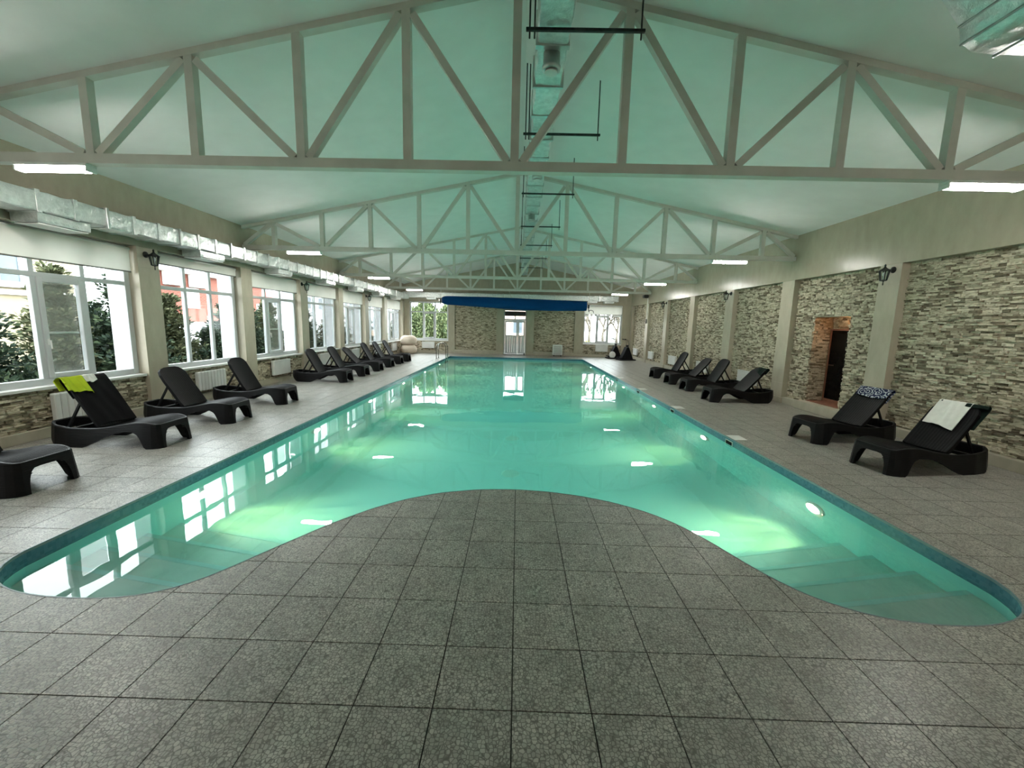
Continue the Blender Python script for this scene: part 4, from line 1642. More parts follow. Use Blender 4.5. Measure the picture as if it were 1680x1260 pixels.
def build_lounger():
    t = thing('sun_lounger', '', 'sun lounger')
    N = len(LOOP)
    idx = list(range(N)) + [0]
    # frame band with a rounded rim
    oh, ol, il, ih = band_rows(lambda i: max(ZB[i], ZC[i]), lambda i: zt(LOOP[i][0]) - 0.012, idx, 0.10)
    rim_o = [(a[0], a[1], a[2] + 0.010) for a in [tuple(Vector(o) * 0.75 + Vector(i) * 0.25) for o, i in zip(oh, ih)]]
    rim_i = [(a[0], a[1], a[2] + 0.010) for a in [tuple(Vector(o) * 0.25 + Vector(i) * 0.75) for o, i in zip(oh, ih)]]
    m = MB()
    m.grid([ol, oh, rim_o, rim_i, ih, il, ol], False)
    m.build('side_frame', M['rattan'], t, normals=True)
    # legs: runs of the loop where the underside drops below the band
    runs, cur = [], []
    start = next(i for i in range(N) if ZB[i] >= ZC[i] - 0.005)
    for s in range(N + 1):
        i = (start + s) % N
        if ZB[i] < ZC[i] - 0.005 and s < N:
            cur.append(i)
        else:
            if len(cur) > 1:
                runs.append([(cur[0] - 1) % N] + cur + [(cur[-1] + 1) % N])
            cur = []
    for run in runs:
        # the rear shell runs round the stern: split it into a left and a right leg
        pieces = [run]
        if any(LOOP[i][0] > LL - 0.03 for i in run):
            a = [i for i in run if LOOP[i][1] > 0.0 or LOOP[i] == (LL, 0)]
            b = [i for i in run if LOOP[i][1] < 0.0 or LOOP[i] == (LL, 0)]
            pieces = [a, b]
        for pc in pieces:
            oh, ol, il, ih = band_rows(lambda i: min(ZB[i], ZC[i]), lambda i: ZC[i] + 0.003, pc, 0.10, 0.036)
            m = MB().grid([ol, oh, ih, il, ol], False)
            m.add([ol[0], oh[0], ih[0], il[0]], [(0, 1, 2, 3)])
            m.add([ol[-1], oh[-1], ih[-1], il[-1]], [(3, 2, 1, 0)])
            m.build('leg', M['rattan'], t, normals=True)
    # seat with fine ribs along its length
    rows = []
    for x in np.r_[.012, np.linspace(.03, .73, 18)]:
        w = half_w(x) - 0.026
        row = []
        nr = 44
        for k in range(nr + 1):
            y = -w + 2 * w * k / nr
            rib = 0.0025 if k % 2 else -0.0015
            row.append((x, y, zt(x) - 0.006 - 0.012 * (1 - (y / w) ** 2) * min(1, x * 3) + rib))
        rows.append(row)
    m = MB().grid(rows, False)
    low = [[(p[0], p[1], p[2] - 0.022) for p in (r[0], r[len(r) // 2], r[-1])] for r in rows]
    m.grid(low[::-1], False)
    m.build('seat', M['weave'], t)
    # crossbars of the open stern
    for x in (0.76, 1.17):
        w = half_w(x) - 0.02
        MB().bbox(x - 0.02, x + 0.02, -w, w, zt(x) - 0.09, zt(x) - 0.05, 0.005).build('crossbar', M['rattan'], t)
    # backrest: own object hinged at its foot; local x up the backrest
    b = bpy.data.objects.new('backrest', None)
    prof = [(0, .232), (.10, .236), (.45, .236), (.56, .228), (.62, .205), (.655, .16), (.672, .10), (.676, 0)]
    rows_f, rows_b = [], []
    for u, w in prof:
        uu = [(-1 + 2 * k / 30) for k in range(31)]
        rows_f.append([(u, w * q, 0.012 + (0.0009 if k % 2 else -0.0005) + 0.02 * (q * q) * (1 if u < 0.6 else 0.5) - 0.012 * math.sin(PI * min(u / 0.66, 1))) for k, q in enumerate(uu)])
        rows_b.append([(u, w * q, -0.016) for q in uu])
    m = MB().grid(rows_f, False).grid(rows_b[::-1], False)
    # edge
    eF = [r[0] for r in rows_f] + [r[-1] for r in rows_f[::-1]]
    eB = [r[0] for r in rows_b] + [r[-1] for r in rows_b[::-1]]
    m.grid([eF, eB], False)
    me = m.mesh('backrest', M['weave'])
    bo = link('backrest', me, t)
    bo.location = (0.73, 0, zt(0.7) - 0.01)
    bpy.data.objects.remove(b)
    # struts: unit length along local z, scaled per lounger
    sm = MB().bbox(-0.014, 0.014, -0.012, 0.012, 0, 1.0, 0.003).mesh('strut', M['rattan'])
    for s in (-1, 1):
        so = link('strut', sm, t)
        so.location = (1.18, s * 0.17, zt(1.15) - 0.06)
    return t


def pose_lounger(t, ang, foot, side, dy=0.0, rz=0.0, label='', group=None):
    """side=-1: head at the left wall; side=+1: head at the right wall. ang: backrest angle from the floor"""
    t.location = (foot[0], foot[1], 0)
    t.rotation_euler = (0, 0, (PI if side < 0 else 0) + rz)
    t['label'] = label
    t['group'] = group
    for ch in t.children:
        if ch.name.startswith('backrest'):
            ch.rotation_euler = (0, -ang, 0)
            hx, hz = ch.location.x, ch.location.z
    u = 0.40
    px, pz = hx + u * math.cos(ang) + 0.016 * math.sin(ang), hz + u * math.sin(ang) - 0.016 * math.cos(ang)
    for ch in t.children:
        if ch.name.startswith('strut'):
            dx, dz = px - ch.location.x, pz - ch.location.z
            ln = math.hypot(dx, dz)
            ch.rotation_euler = (0, math.atan2(dx, dz), 0)
            ch.scale = (1, 1, ln)


A = math.radians
left_spots = [
    (-4.30, 2.06, 60, 'charcoal sun lounger nearest the camera on the window side, cut off by the photo edge'),
    (-4.30, 3.46, 58, 'charcoal sun lounger covered by a black towel with a lime green cloth, window side'),
    (-4.30, 4.70, 57, 'charcoal sun lounger, bare, on the window side in front of the first left pillar'),
    (-4.34, 6.18, 61, 'charcoal sun lounger, bare, below the second left window beside the ribbed radiator'),
    (-4.42, 9.10, 61, 'charcoal sun lounger, first of the six grouped on the window side'),
    (-4.43, 10.36, 60, 'charcoal sun lounger, second of the six grouped on the window side'),
    (-4.44, 11.64, 46, 'charcoal sun lounger with backrest reclined low, third of the six on the window side'),
    (-4.44, 12.86, 61, 'charcoal sun lounger, fourth of the six grouped on the window side'),
    (-4.44, 14.02, 60, 'charcoal sun lounger, fifth of the six grouped on the window side'),
    (-4.44, 15.15, 61, 'charcoal sun lounger, last of the window side group, closest to the beige poufs')]
right_spots = [
    (4.17, 3.20, 52, 'charcoal sun lounger with a white towel over its backrest, near the right stone wall'),
    (4.22, 4.43, 50, 'charcoal sun lounger with a blue printed towel, near the sauna step on the right'),
    (4.26, 7.60, 48, 'charcoal sun lounger with a dark cloth on its corner, nearest of four on the right'),
    (4.34, 9.10, 60, 'charcoal sun lounger, bare, second nearest of the four grouped on the right'),
    (4.35, 10.30, 49, 'charcoal sun lounger reclined low, third of the four grouped on the right'),
    (4.36, 11.66, 62, 'charcoal sun lounger, farthest of the four grouped on the right')]
first = build_lounger()
loungers = {}
for i, (x, y, an, lb) in enumerate(left_spots):
    t = first if i == 0 else copy_tree(first)
    pose_lounger(t, A(an), (x, y), -1, label=lb, group='sun loungers on the window side')
    loungers[('L', i)] = (t, A(an))
for i, (x, y, an, lb) in enumerate(right_spots):
    t = copy_tree(first)
    pose_lounger(t, A(an), (x, y), 1, rz=A(9) if i < 2 else A(2), label=lb, group='sun loungers on the stone wall side')
    loungers[('R', i)] = (t, A(an))


def back_frame(key):
    """world matrix of a lounger's backrest"""
    t, an = loungers[key]
    wm = Matrix.Translation(t.location) @ Matrix.Rotation(t.rotation_euler.z, 4, 'Z')
    return wm @ Matrix.Translation((0.73, 0, zt(0.7) - 0.01)) @ Matrix.Rotation(-an, 4, 'Y')


def draped(name, mat, key, ya, yb, front, back, label, cat, skew=0.0, seed=3, lift=0.024, thick=0.008, wr=0.006, top=0.678):
    """cloth hung over a backrest: front length and back length measured from its top edge"""
    m4 = back_frame(key)
    r = random.Random(seed)
    ph = [r.uniform(0, 6) for _ in range(6)]
    us, vs = 30, 18
    tot = front + back + 0.05

    def pt(s, q, off):
        # s: distance along the cloth from its front hem
        y = ya + (yb - ya) * q
        wv = wr * (math.sin(9 * q + ph[0] + s * 3) + 0.6 * math.sin(23 * q + ph[1] - s * 7))
        hem = 0.012 * math.sin(5 * q + ph[2]) + skew * (q - 0.5)
        s2 = s + hem * (1 if s < front * 0.5 else 0)
        if s2 < front:
            u, w = top - (front - s2), lift + off + wv
        elif s2 < front + 0.05:
            a = (s2 - front) / 0.05 * PI
            u = top + 0.022 * math.sin(a)
            w = (lift + off) * (0.5 + 0.5 * math.cos(a)) - (lift + off + 0.004) * (0.5 - 0.5 * math.cos(a)) + wv * 0.3
        else:
            d = s2 - front - 0.05
            u, w = top - d, -(lift + off + 0.004) + wv * 0.5
        return (u, y, w)
    rows_o, rows_i = [], []
    for i in range(us + 1):
        s = tot * i / us
        rows_o.append([pt(s, k / vs, thick / 2) for k in range(vs + 1)])
        rows_i.append([pt(s, k / vs, -thick / 2) for k in range(vs + 1)])
    m = MB().grid(rows_o).grid(rows_i[::-1])
    eo = [r_[0] for r_ in rows_o] + rows_o[-1] + [r_[-1] for r_ in rows_o[::-1]] + rows_o[0][::-1]
    ei = [r_[0] for r_ in rows_i] + rows_i[-1] + [r_[-1] for r_ in rows_i[::-1]] + rows_i[0][::-1]
    m.grid([eo, ei])
    me = m.mesh(name, mat)
    b = bmesh.new()
    b.from_mesh(me)
    bmesh.ops.recalc_face_normals(b, faces=b.faces)
    b.to_mesh(me)
    b.free()
    o = link(name, me)
    o.matrix_world = m4
    return tag(o, label, cat)


draped('beach_towel', M['towel_black'], ('L', 1), -0.245, 0.245, 0.66, 0.25, 'black towel draped over the backrest of the window side lounger below the nearest window', 'towel', seed=1)
draped('beach_towel', M['towel_lime'], ('L', 1), 0.04, 0.30, 0.20, 0.12, 'lime green cloth hung over the left corner of the black-towelled backrest', 'cloth', skew=0.08, seed=2, lift=0.045, wr=0.014)
draped('swim_cap_bag', M['towel_white'], ('L', 1), -0.07, 0.06, 0.09, 0.06, 'small white cloth on top of the black-towelled backrest beside the lime cloth', 'cloth', seed=3, lift=0.056, wr=0.010)
draped('beach_towel', M['towel_print'], ('R', 1), -0.24, 0.24, 0.16, 0.20, 'blue and white printed towel over the lounger by the sauna step', 'towel', seed=4, wr=0.007)
draped('beach_towel', M['towel_white'], ('R', 0), -0.12, 0.20, 0.36, 0.18, 'white towel hung over the backrest of the nearest lounger at the right stone wall', 'towel', skew=0.03, seed=5, lift=0.03)
draped('beach_towel', M['towel_green'], ('R', 0), -0.26, 0.20, 0.03, 0.30, 'dark green cloth beneath the white towel on the nearest right lounger', 'cloth', seed=6, lift=0.02, wr=0.009)
draped('beach_towel', M['towel_green'], ('R', 2), -0.24, 0.10, 0.15, 0.12, 'dark cloth over the backrest corner of the nearest grouped lounger on the right', 'cloth', skew=0.10, seed=7, wr=0.01)

# ================================================================== POOL COVER ROLL
roll = thing('pool_cover_roll', 'long blue rolled pool cover hanging under the farthest roof truss', 'pool cover', (0, 17.1, 0))
rows = []
r = random.Random(9)
XA, XBq = -3.44, 3.02
for i in range(61):
    q = i / 60
    x = XA + (XBq - XA) * q
    zc = float(np.interp(q, [0, .25, .5, .75, 1], [2.60, 2.555, 2.505, 2.475, 2.47]))
    ra = float(np.interp(q, [0, .01, .03, .25, .5, .75, .97, 1], [.13, .17, .19, .225, .255, .245, .215, .205]))
    ring = []
    for k in range(25):
        a = 2 * PI * k / 24
        rr_ = ra * (1 + 0.018 * math.sin(3 * a + 9 * q) + 0.012 * math.sin(7 * a + 31 * q))
        ring.append((x, rr_ * math.cos(a) * 0.95, zc + rr_ * math.sin(a)))
    rows.append(ring)
m = MB().grid(rows)
m.f.append([k for k in range(24)])
m.sm.append(False)
m.f.append([60 * 25 + k for k in range(24)][::-1])
m.sm.append(False)
m.build('rolled_cover', M['blue'], roll, normals=True)
MB().tube([(XA - 0.16, 0, 2.60), (XBq + 0.16, 0, 2.47)], 0.035, 10).build('roller_axle', M['galv'], roll)
for x, z in ((XA - 0.08, 2.60), (XBq + 0.10, 2.47)):
    MB().bbox(x - 0.03, x + 0.03, -0.05, 0.05, z - 0.09, z + 0.07, 0.006).build('bearing', M['black'], roll)
    MB().tube([(x, 0, z + 0.06), (x + 0.02, 0, CZ + 0.05)], 0.012, 6).build('hanger_strap', M['steel'], roll)
    s = -1 if x < 0 else 1
    MB().tube([(x, -0.04, z - 0.05), (x, -0.06, z - 0.20), (x + s * 0.03, -0.06, z - 0.26)], 0.018, 8).build('crank', M['black'], roll)
    MB().tube([(x, -0.06, z - 0.20), (x + s * 0.10, -0.06, z - 0.17), (x + s * 0.20, -0.06, z - 0.20), (x + s * 0.23, -0.06, z - 0.30)], 0.014, 8).build('crank_handle', M['black'], roll)
MB().tube([(-0.33, 0.02, 2.72), (-0.45, 0.02, CZ - 0.03)], 0.010, 6).build('hanger_strap', M['steel'], roll)

# ================================================================== POOL LADDER
ld = thing('pool_ladder', 'stainless steel pool ladder at the far left corner of the pool', 'ladder', (PXL, 16.75, 0))
for y in (-0.24, 0.24):
    pts = [(-0.30, y, 0.0), (-0.30, y, 0.52)]
    for k in range(9):
        a = PI - PI * k / 8
        pts.append((-0.09 + 0.21 * math.cos(a), y, 0.52 + 0.19 * math.sin(a)))
    pts += [(0.12, y, 0.2), (0.10, y, -1.1)]
    MB().tube(pts, 0.021, 10).build('rail', M['chrome'], ld)
    MB().lathe((-0.30, y, 0.0), [(0.05, 0.0), (0.045, 0.012), (0.024, 0.02)], 14).build('floor_flange', M['chrome'], ld)
for z in (-0.25, -0.52, -0.79):
    MB().bbox(0.06, 0.15, -0.24, 0.24, z, z + 0.025, 0.004).build('tread', M['chrome'], ld)

# ================================================================== POUFS
def pouf(z0, label):
    p = thing('pouf', label, 'pouf', (-5.57, 19.28, z0), 0, 'cream poufs stacked in the far left corner')
    n = 28
    prof = [(0.05, 0.012), (0.25, 0.0), (0.355, 0.04), (0.405, 0.12), (0.412, 0.24), (0.372, 0.35), (0.29, 0.425), (0.20, 0.455), (0.10, 0.44), (0.03, 0.43)]
    rows = []
    for rr_, h in prof:
        ring = []
        for k in range(n + 1):
            a = 2 * PI * k / n
            q = rr_ * (1 + 0.02 * math.sin(3 * a + h * 5) + 0.012 * math.sin(8 * a))
            ring.append((q * math.cos(a), q * math.sin(a), h + 0.008 * math.sin(5 * a) * (h > 0.1)))
        rows.append(ring)
    m = MB().grid(rows)
    m.f.append([k for k in range(n)][::-1])
    m.sm.append(False)
    m.f.append([(len(prof) - 1) * (n + 1) + k for k in range(n)])
    m.sm.append(True)
    m.build('cushion_body', M['pouf'], p, normals=True)
    MB().tube([(0.418 * math.cos(a), 0.418 * math.sin(a), 0.24 + 0.006 * math.sin(4 * a)) for a in np.linspace(0, 2 * PI, 33)], 0.007, 6, cap=False).build('piping', M['pouf'], p)
    MB().bbox(-0.06, 0.06, -0.012, 0.012, 0.44, 0.468, 0.004).build('carry_loop', M['pouf'], p)


pouf(0.0, 'lower cream pouf of the stack standing in the far left corner')
pouf(0.462, 'upper cream pouf of the stack in the far left corner')

# ================================================================== EXERCISE MACHINES
def machine(loc, rz, cover, label):
    e = thing('exercise_machine', label, 'exercise machine', loc, rz, 'exercise machines in the far right corner')
    MB().bbox(-0.42, 0.42, -0.24, 0.24, 0.0, 0.06, 0.012).build('base', M['blackp'], e)
    sh = MB()
    pr = [(-0.30, 0.06), (0.30, 0.06), (0.20, 0.30), (0.06, 0.62), (-0.04, 0.64), (-0.16, 0.36)]
    sh.add([(x, -0.15, z) for x, z in pr] + [(x, 0.15, z) for x, z in pr], [(0, 1, 2, 3, 4, 5), (11, 10, 9, 8, 7, 6)] + [(i, (i + 1) % 6, (i + 1) % 6 + 6, i + 6) for i in range(6)])
    sh.build('shroud', M['blackp'], e, normals=True)
    for y in (-0.12, 0.12):
        MB().tube([(0.02, y, 0.55), (0.05, y, 0.78), (0.0, y, 0.93), (-0.10, y, 1.0), (-0.17, y, 1.01)], 0.017, 8).build('handlebar', M['chrome'], e)
        MB().tube([(-0.11, y, 1.003), (-0.18, y, 1.012)], 0.022, 8).build('grip', M['blackp'], e)
        MB().bbox(-0.40, -0.10, y - 0.06, y + 0.06, 0.10, 0.14, 0.008).build('pedal', M['blackp'], e)
    MB().bbox(0.0, 0.06, -0.10, 0.10, 0.64, 0.74, 0.008).build('console', M['blackp'], e)
    if cover:
        MB().lathe((-0.18, -0.16, 0.2), [(0.16, -0.03), (0.17, 0.0), (0.12, 0.03), (0.03, 0.045)], 18, axis='y').build('flywheel_cover', M['white'], e)
    return e


machine((5.26, 18.35, 0), A(12), False, 'black exercise machine with curved handlebars in the far right corner, the nearer of two')
machine((4.92, 19.25, 0), A(6), True, 'black exercise machine with a white wheel cover, the farther of two')

# ================================================================== OUTSIDE
GZ = -0.35
gm = MB()
gm.grid([[(x, y, GZ) for x in (-60, -30, -12, -6.7)] for y in (-25, 0, 12, 22, 45, 70)])
gm.grid([[(x, y, GZ) for x in (-6.7, 0, 8, 40)] for y in (20.7, 24, 45, 70)])
tag(gm.build('ground', M['soil']), kind='structure')


def leaf_cluster(m, c, rx, rz, n, r, size, droop=0.0, up=0.0):
    """needle or leaf sprays as small crossed blades around an ellipsoid"""
    for _ in range(n):
        while True:
            d = Vector((r.uniform(-1, 1), r.uniform(-1, 1), r.uniform(-1, 1)))
            if 0.25 < d.length <= 1:
                break
        p = Vector((c[0] + d.x * rx, c[1] + d.y * rx, c[2] + d.z * rz))
        out = Vector((d.x, d.y, d.z * 0.3 + up - droop)).normalized()
        s = out.cross(Vector((r.uniform(-1, 1), r.uniform(-1, 1), r.uniform(-1, 1)))).normalized()
        l = size * r.uniform(0.7, 1.5)
        w = l * 0.22
        m.add([p, p + out * l * 0.5 - s * w, p + out * l, p + out * l * 0.5 + s * w], [(0, 1, 2, 3)])


def conifer(x, y, h, rad, label, seed, mat='conifer', loose=0.0):
    r = random.Random(seed)
    t = thing('conifer', label, 'tree', (x, y, GZ), r.uniform(0, 6), 'conifers outside the left windows')
    MB().tube([(0, 0, 0), (0.02, 0.01, h * 0.5), (0, 0, h * 0.96)], [0.06, 0.04, 0.012], 7).build('trunk', M['bark'], t)
    m = MB()
    lev = int(h / 0.13)
    for k in range(lev):
        q = k / lev
        z = 0.08 + q * h * 0.96
        R = rad * (1 - q) ** (0.75 + loose) * r.uniform(0.75, 1.15) + 0.05
        nb = max(3, int(13 * (1 - q)) + 3)
        for b in range(nb):
            a = r.uniform(0, 2 * PI)
            rr_ = R * r.uniform(0.55, 1.0)
            tip = Vector((rr_ * math.cos(a), rr_ * math.sin(a), z + r.uniform(-0.03, 0.14)))
            for s in range(8):
                f = 0.2 + 0.8 * s / 7
                p = Vector((tip.x * f, tip.y * f, z + (tip.z - z) * f))
                leaf_cluster(m, p, 0.12, 0.08, 9, r, 0.095, up=0.25)
    tag(m.build('foliage', M[mat], t), kind='stuff')
    return t


cons = [(-8.9, 5.0, 2.35, 1.2, 'dark spreading conifer outside the nearest left window, leftmost pane', 'conifer'),
        (-9.6, 6.95, 2.95, 1.0, 'tall olive conifer outside the nearest left window, behind its middle pane', 'fir'),
        (-8.9, 7.75, 3.0, 1.05, 'tall dark conifer outside the right pane of the nearest left window', 'conifer'),
        (-9.0, 9.0, 2.5, 0.9, 'bushy conifer outside the left pane of the second window', 'fir'),
        (-8.6, 9.9, 1.6, 1.1, 'low dark juniper outside the middle pane of the second window', 'conifer'),
        (-8.9, 11.0, 2.4, 0.8, 'dark conifer outside the right pane of the second window', 'conifer'),
        (-8.9, 12.0, 2.2, 0.85, 'dark conifer outside the left pane of the third window', 'conifer'),
        (-9.3, 13.6, 2.6, 0.9, 'olive conifer outside the middle of the third window', 'fir'),
        (-9.0, 15.6, 2.5, 1.0, 'dark conifer outside the fourth left window, the nearer one', 'conifer'),
        (-8.6, 17.2, 2.3, 0.8, 'olive conifer outside the fourth left window, the farther one', 'fir'),
        (-9.2, 19.4, 2.4, 1.0, 'dark conifer outside the fifth left window', 'conifer'),
        (-8.8, 22.5, 1.9, 0.9, 'olive conifer outside the sixth left window', 'fir'),
        (-10.6, 5.9, 2.15, 1.0, 'dark conifer in the second row outside the nearest left window, left of the olive one', 'conifer'),
        (-10.4, 8.4, 2.2, 1.0, 'dark conifer in the second row outside the nearest left window, right of the olive one', 'conifer'),
        (-8.4, 4.0, 1.9, 0.8, 'low dark conifer nearest the camera outside the left windows', 'conifer'),
        (-10.7, 10.6, 1.75, 0.9, 'dark conifer in the second row outside the second left window', 'conifer'),
        (-10.2, 14.9, 2.3, 1.0, 'dark conifer in the second row outside the third left window', 'conifer'),
        (-10.3, 17.6, 2.4, 1.1, 'dark conifer in the second row outside the fourth left window', 'conifer')]
for i, (x, y, h, rad, lb, mt) in enumerate(cons):
    conifer(x, y, h, rad, lb, 800 + i, mt, 0.1 if mt == 'fir' else 0.0)

# cream house seen through the nearest window
hs = thing('cream_house', 'cream rendered house with white-framed windows outside the nearest left window', 'house', (-17.5, 7.4, GZ))
MB().box(-4, 0, -9.0, 7.6, 0, 5.4).build('house_wall', M['creamhouse'], hs)
MB().box(0, 0.12, -9.0, 7.6, 2.55, 2.72).build('cornice', M['white'], hs)
for y, z in ((-6.2, 2.9), (-3.4, 2.9), (-0.6, 2.9), (1.8, 2.9), (4.1, 2.9), (-0.6, 0.6), (1.8, 0.6)):
    f = MB()
    f.box(0, 0.08, y, y + 0.1, z, z + 1.7)
    f.box(0, 0.08, y + 1.4, y + 1.5, z, z + 1.7)
    f.box(0, 0.08, y + 0.7, y + 0.8, z + 0.1, z + 1.6)
    f.box(0, 0.08, y + 0.1, y + 1.4, z, z + 0.1)
    f.box(0, 0.08, y + 0.1, y + 1.4, z + 1.6, z + 1.7)
    fo = f.build('window_frame', M['white'], hs)
    MB().box(0.005, 0.03, y + 0.1, y + 1.4, z + 0.1, z + 1.6).build('pane', M['bluegrey'], fo)
    MB().box(0, 0.2, y - 0.1, y + 1.6, z - 0.1, z - 0.02).build('window_ledge', M['white'], hs)
# red brick building through the second and third windows
rb = thing('brick_building', 'red brick building with air conditioner boxes outside the second left window', 'building', (-17.5, 18.2, GZ))
MB().box(-1.6, 0, 0.0, 8.5, 0, 4.15).build('brick_wall', M['redbrick'], rb)
MB().box(-1.8, 0.35, -0.3, 8.8, 4.15, 4.32).build('eaves', M['white'], rb)
MB().add([(0.35, -0.3, 4.32), (0.35, 8.8, 4.32), (-1.8, 8.8, 4.7), (-1.8, -0.3, 4.7), (0.35, -0.3, 4.4), (0.35, 8.8, 4.4), (-1.8, 8.8, 4.78), (-1.8, -0.3, 4.78)],
         [(0, 1, 2, 3), (7, 6, 5, 4), (0, 4, 5, 1), (3, 2, 6, 7), (0, 3, 7, 4), (1, 5, 6, 2)]).build('roof', M['greyroof'], rb)
MB().box(0.0, 0.06, 1.7, 2.75, 2.4, 3.45).build('white_panel', M['white'], rb)
for i in range(4):
    yb = 0.8 + i * 2.3
    if i > 1:
        fo = MB().box(0, 0.06, yb, yb + 1.1, 1.4, 2.9).build('window_frame', M['white'], rb)
        MB().box(0.06, 0.075, yb + 0.1, yb + 1.0, 1.5, 2.8).build('pane', M['bluegrey'], fo)
ai = 0
for y in (3.0, 4.6):
    u = thing('air_conditioner', ['white outdoor air conditioner unit on the brick wall, left of two', 'white outdoor air conditioner unit on the brick wall, right of two'][ai], 'air conditioner', (-17.5, 15.7 + y, GZ + 3.5), 0, 'air conditioners on the brick building')
    ai += 1
    MB().bbox(0.03, 0.36, 0, 0.95, 0, 0.65, 0.02).build('casing', M['white'], u)
    MB().lathe((0.36, 0.36, 0.32), [(0.25, 0), (0.25, 0.012), (0.21, 0.016), (0.06, 0.02)], 20, axis='x').build('fan_guard', M['greypost'], u)
    for yy_ in (0.12, 0.78):
        MB().box(0.0, 0.30, yy_, yy_ + 0.04, -0.04, 0.0).build('bracket', M['greypost'], u)
# boundary fence with pale panels
fc = thing('garden_fence', 'pale panel fence with dark posts outside the second left window', 'fence', (-12.0, 4.0, GZ))
for i in range(18):
    y = i * 1.15
    if i > 6:
        MB().bbox(-0.03, 0.03, y + 0.06, y + 1.09, 0.45, 1.75, 0.01).build('panel', M['plaster'], fc)
        MB().bbox(-0.06, 0.06, y - 0.05, y + 0.05, 0, 2.0, 0.01).build('post', M['greypost'], fc)
MB().box(-0.05, 0.05, 7 * 1.15, 18 * 1.15, 0.0, 0.40).build('plinth', M['greypost'], fc)
# pale building farther along, with a red sign panel
pb = thing('pale_building', 'pale distant building with dark windows and a red panel outside the third left window', 'building', (-24, 31.0, GZ))
MB().box(-5, 0, 0, 40, 0, 4.9).build('building_wall', M['plaster'], pb)
MB().box(0, 0.08, 1.4, 2.6, 3.7, 4.6).build('red_panel', M['coral'], pb)
MB().box(0, 0.08, 6.5, 7.6, 3.95, 4.55).build('red_panel', M['coral'], pb)
for i in range(8):
    y = 4.6 + i * 3.0
    fo = MB().box(0, 0.06, y, y + 1.5, 3.1, 4.6).build('window_frame', M['white'], pb)
    MB().box(0.06, 0.075, y + 0.12, y + 1.38, 3.2, 4.5).build('pane', M['bluegrey'], fo)

# willow-like shrubs behind the far left window
def willow(x, y, h, rad, label, seed):
    r = random.Random(seed)
    t = thing('weeping_tree', label, 'tree', (x, y, GZ), 0, 'weeping trees behind the far left window')
    MB().tube([(0, 0, 0), (0.05, 0, h * 0.4), (0, 0.05, h * 0.8)], [0.10, 0.07, 0.03], 8).build('trunk', M['bark'], t)
    m = MB()
    for k in range(170):
        a = r.uniform(0, 2 * PI)
        q = math.sqrt(r.random()) * rad
        z0_ = h * (1 - 0.25 * (q / rad) ** 2) * r.uniform(0.85, 1.0)
        ln = r.uniform(0.35, 0.85) * h
        nn = int(ln / 0.10)
        for s in range(nn):
            p = Vector((q * math.cos(a) * (1 + 0.02 * s), q * math.sin(a) * (1 + 0.02 * s), z0_ - s * 0.10))
            if p.z < 0.15:
                break
            leaf_cluster(m, p, 0.05, 0.04, 3, r, 0.15, droop=1.0)
    tag(m.build('foliage', M['willow'], t), kind='stuff')


for i, (x, y, h) in enumerate(((-7.2, 25.0, 3.2), (-6.3, 26.2, 3.7), (-5.4, 24.8, 3.1), (-4.5, 26.0, 3.6))):
    willow(x, y, h, 0.85, 'pale green weeping tree behind the far left window, %s' % ['outermost left', 'behind its left pane', 'behind its middle pane', 'behind its right pane'][i], 61 + i)
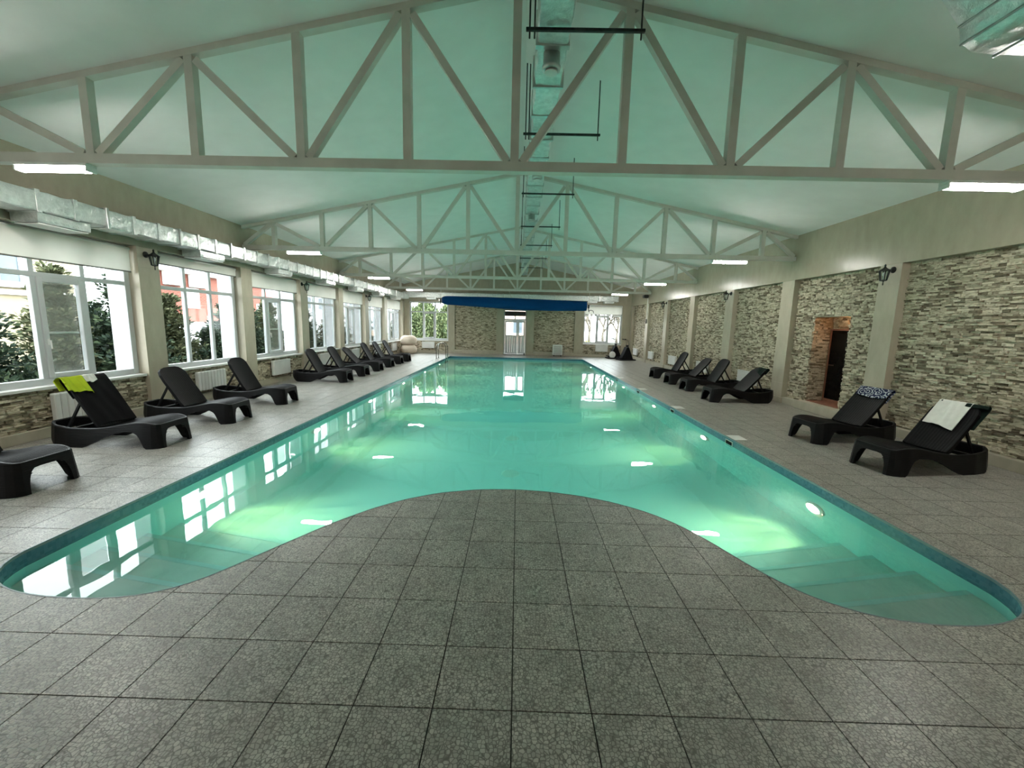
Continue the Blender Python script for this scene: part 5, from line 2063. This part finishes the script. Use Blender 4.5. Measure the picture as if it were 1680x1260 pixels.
# bare trees behind the far right window
def bare_tree(x, y, h, label, seed):
    r = random.Random(seed)
    t = thing('bare_tree', label, 'tree', (x, y, GZ), 0, 'bare trees behind the far right window')
    m = MB()

    def grow(p, d, l, rad_, lev):
        q = p + d * l
        m.tube([p, (p + q) / 2 + Vector((r.uniform(-1, 1), r.uniform(-1, 1), 0)) * l * 0.05, q], [rad_, rad_ * 0.8, rad_ * 0.6], 5)
        if lev == 0:
            return
        for _ in range(3 if lev > 1 else 4):
            nd = (d + Vector((r.uniform(-1, 1), r.uniform(-1, 1), r.uniform(-0.25, 0.7))) * 0.75).normalized()
            grow(p + d * l * r.uniform(0.5, 1.0), nd, l * r.uniform(0.55, 0.8), rad_ * 0.72, lev - 1)
    grow(Vector((0, 0, 0.6 * h * 0.35)), Vector((0, 0, 1)), h * 0.33, 0.10, 4)
    m.build('branches', M['bark'], t)
    MB().tube([(0, 0, 0), (0, 0, 0.6 * h * 0.35 + 0.03)], [0.075, 0.05], 8).build('trunk', M['bark'], t)


bare_tree(4.6, 25.0, 3.4, 'bare twiggy tree behind the left pane of the far right window', 71)
bare_tree(5.7, 26.0, 3.6, 'bare twiggy tree behind the middle pane of the far right window', 72)
bare_tree(6.5, 25.5, 3.4, 'bare twiggy tree behind the right pane of the far right window', 73)
hd = thing('low_shrub', 'low yellow-green shrub behind the left corner of the far right window', 'shrub', (3.9, 23.6, GZ))
m = MB()
r = random.Random(77)
for k in range(24):
    leaf_cluster(m, (r.uniform(-0.5, 0.5), r.uniform(-0.2, 0.2), r.uniform(0.1, 1.0)), 0.15, 0.12, 18, r, 0.12, up=0.6)
tag(m.build('foliage', mat_leaf('yellowgreen_foliage', [(0, (0.14, 0.15, 0.03)), (1, (0.36, 0.38, 0.10))]), hd), kind='stuff')
MB().tube([(0, 0, 0), (0, 0, 0.5)], [0.04, 0.02], 6).build('stem', M['bark'], hd)
# distant pale facade behind the far door
nb = thing('pink_facade', 'pinkish low building seen through the glazing of the far white door', 'building', (-3.5, 40, GZ))
MB().box(0, 7, 0, 4, 0, 3.4).build('facade_wall', mottled('pinkish_render', (0.62, 0.42, 0.34), (0.68, 0.48, 0.38), 2, 0.9), nb)
for i in range(3):
    fo = MB().box(0.8 + i * 2.1, 1.9 + i * 2.1, -0.06, 0, 1.0, 2.5).build('window_frame', M['white'], nb)
    MB().box(0.9 + i * 2.1, 1.8 + i * 2.1, -0.075, -0.06, 1.1, 2.4).build('pane', M['bluegrey'], fo)

finish_stones()
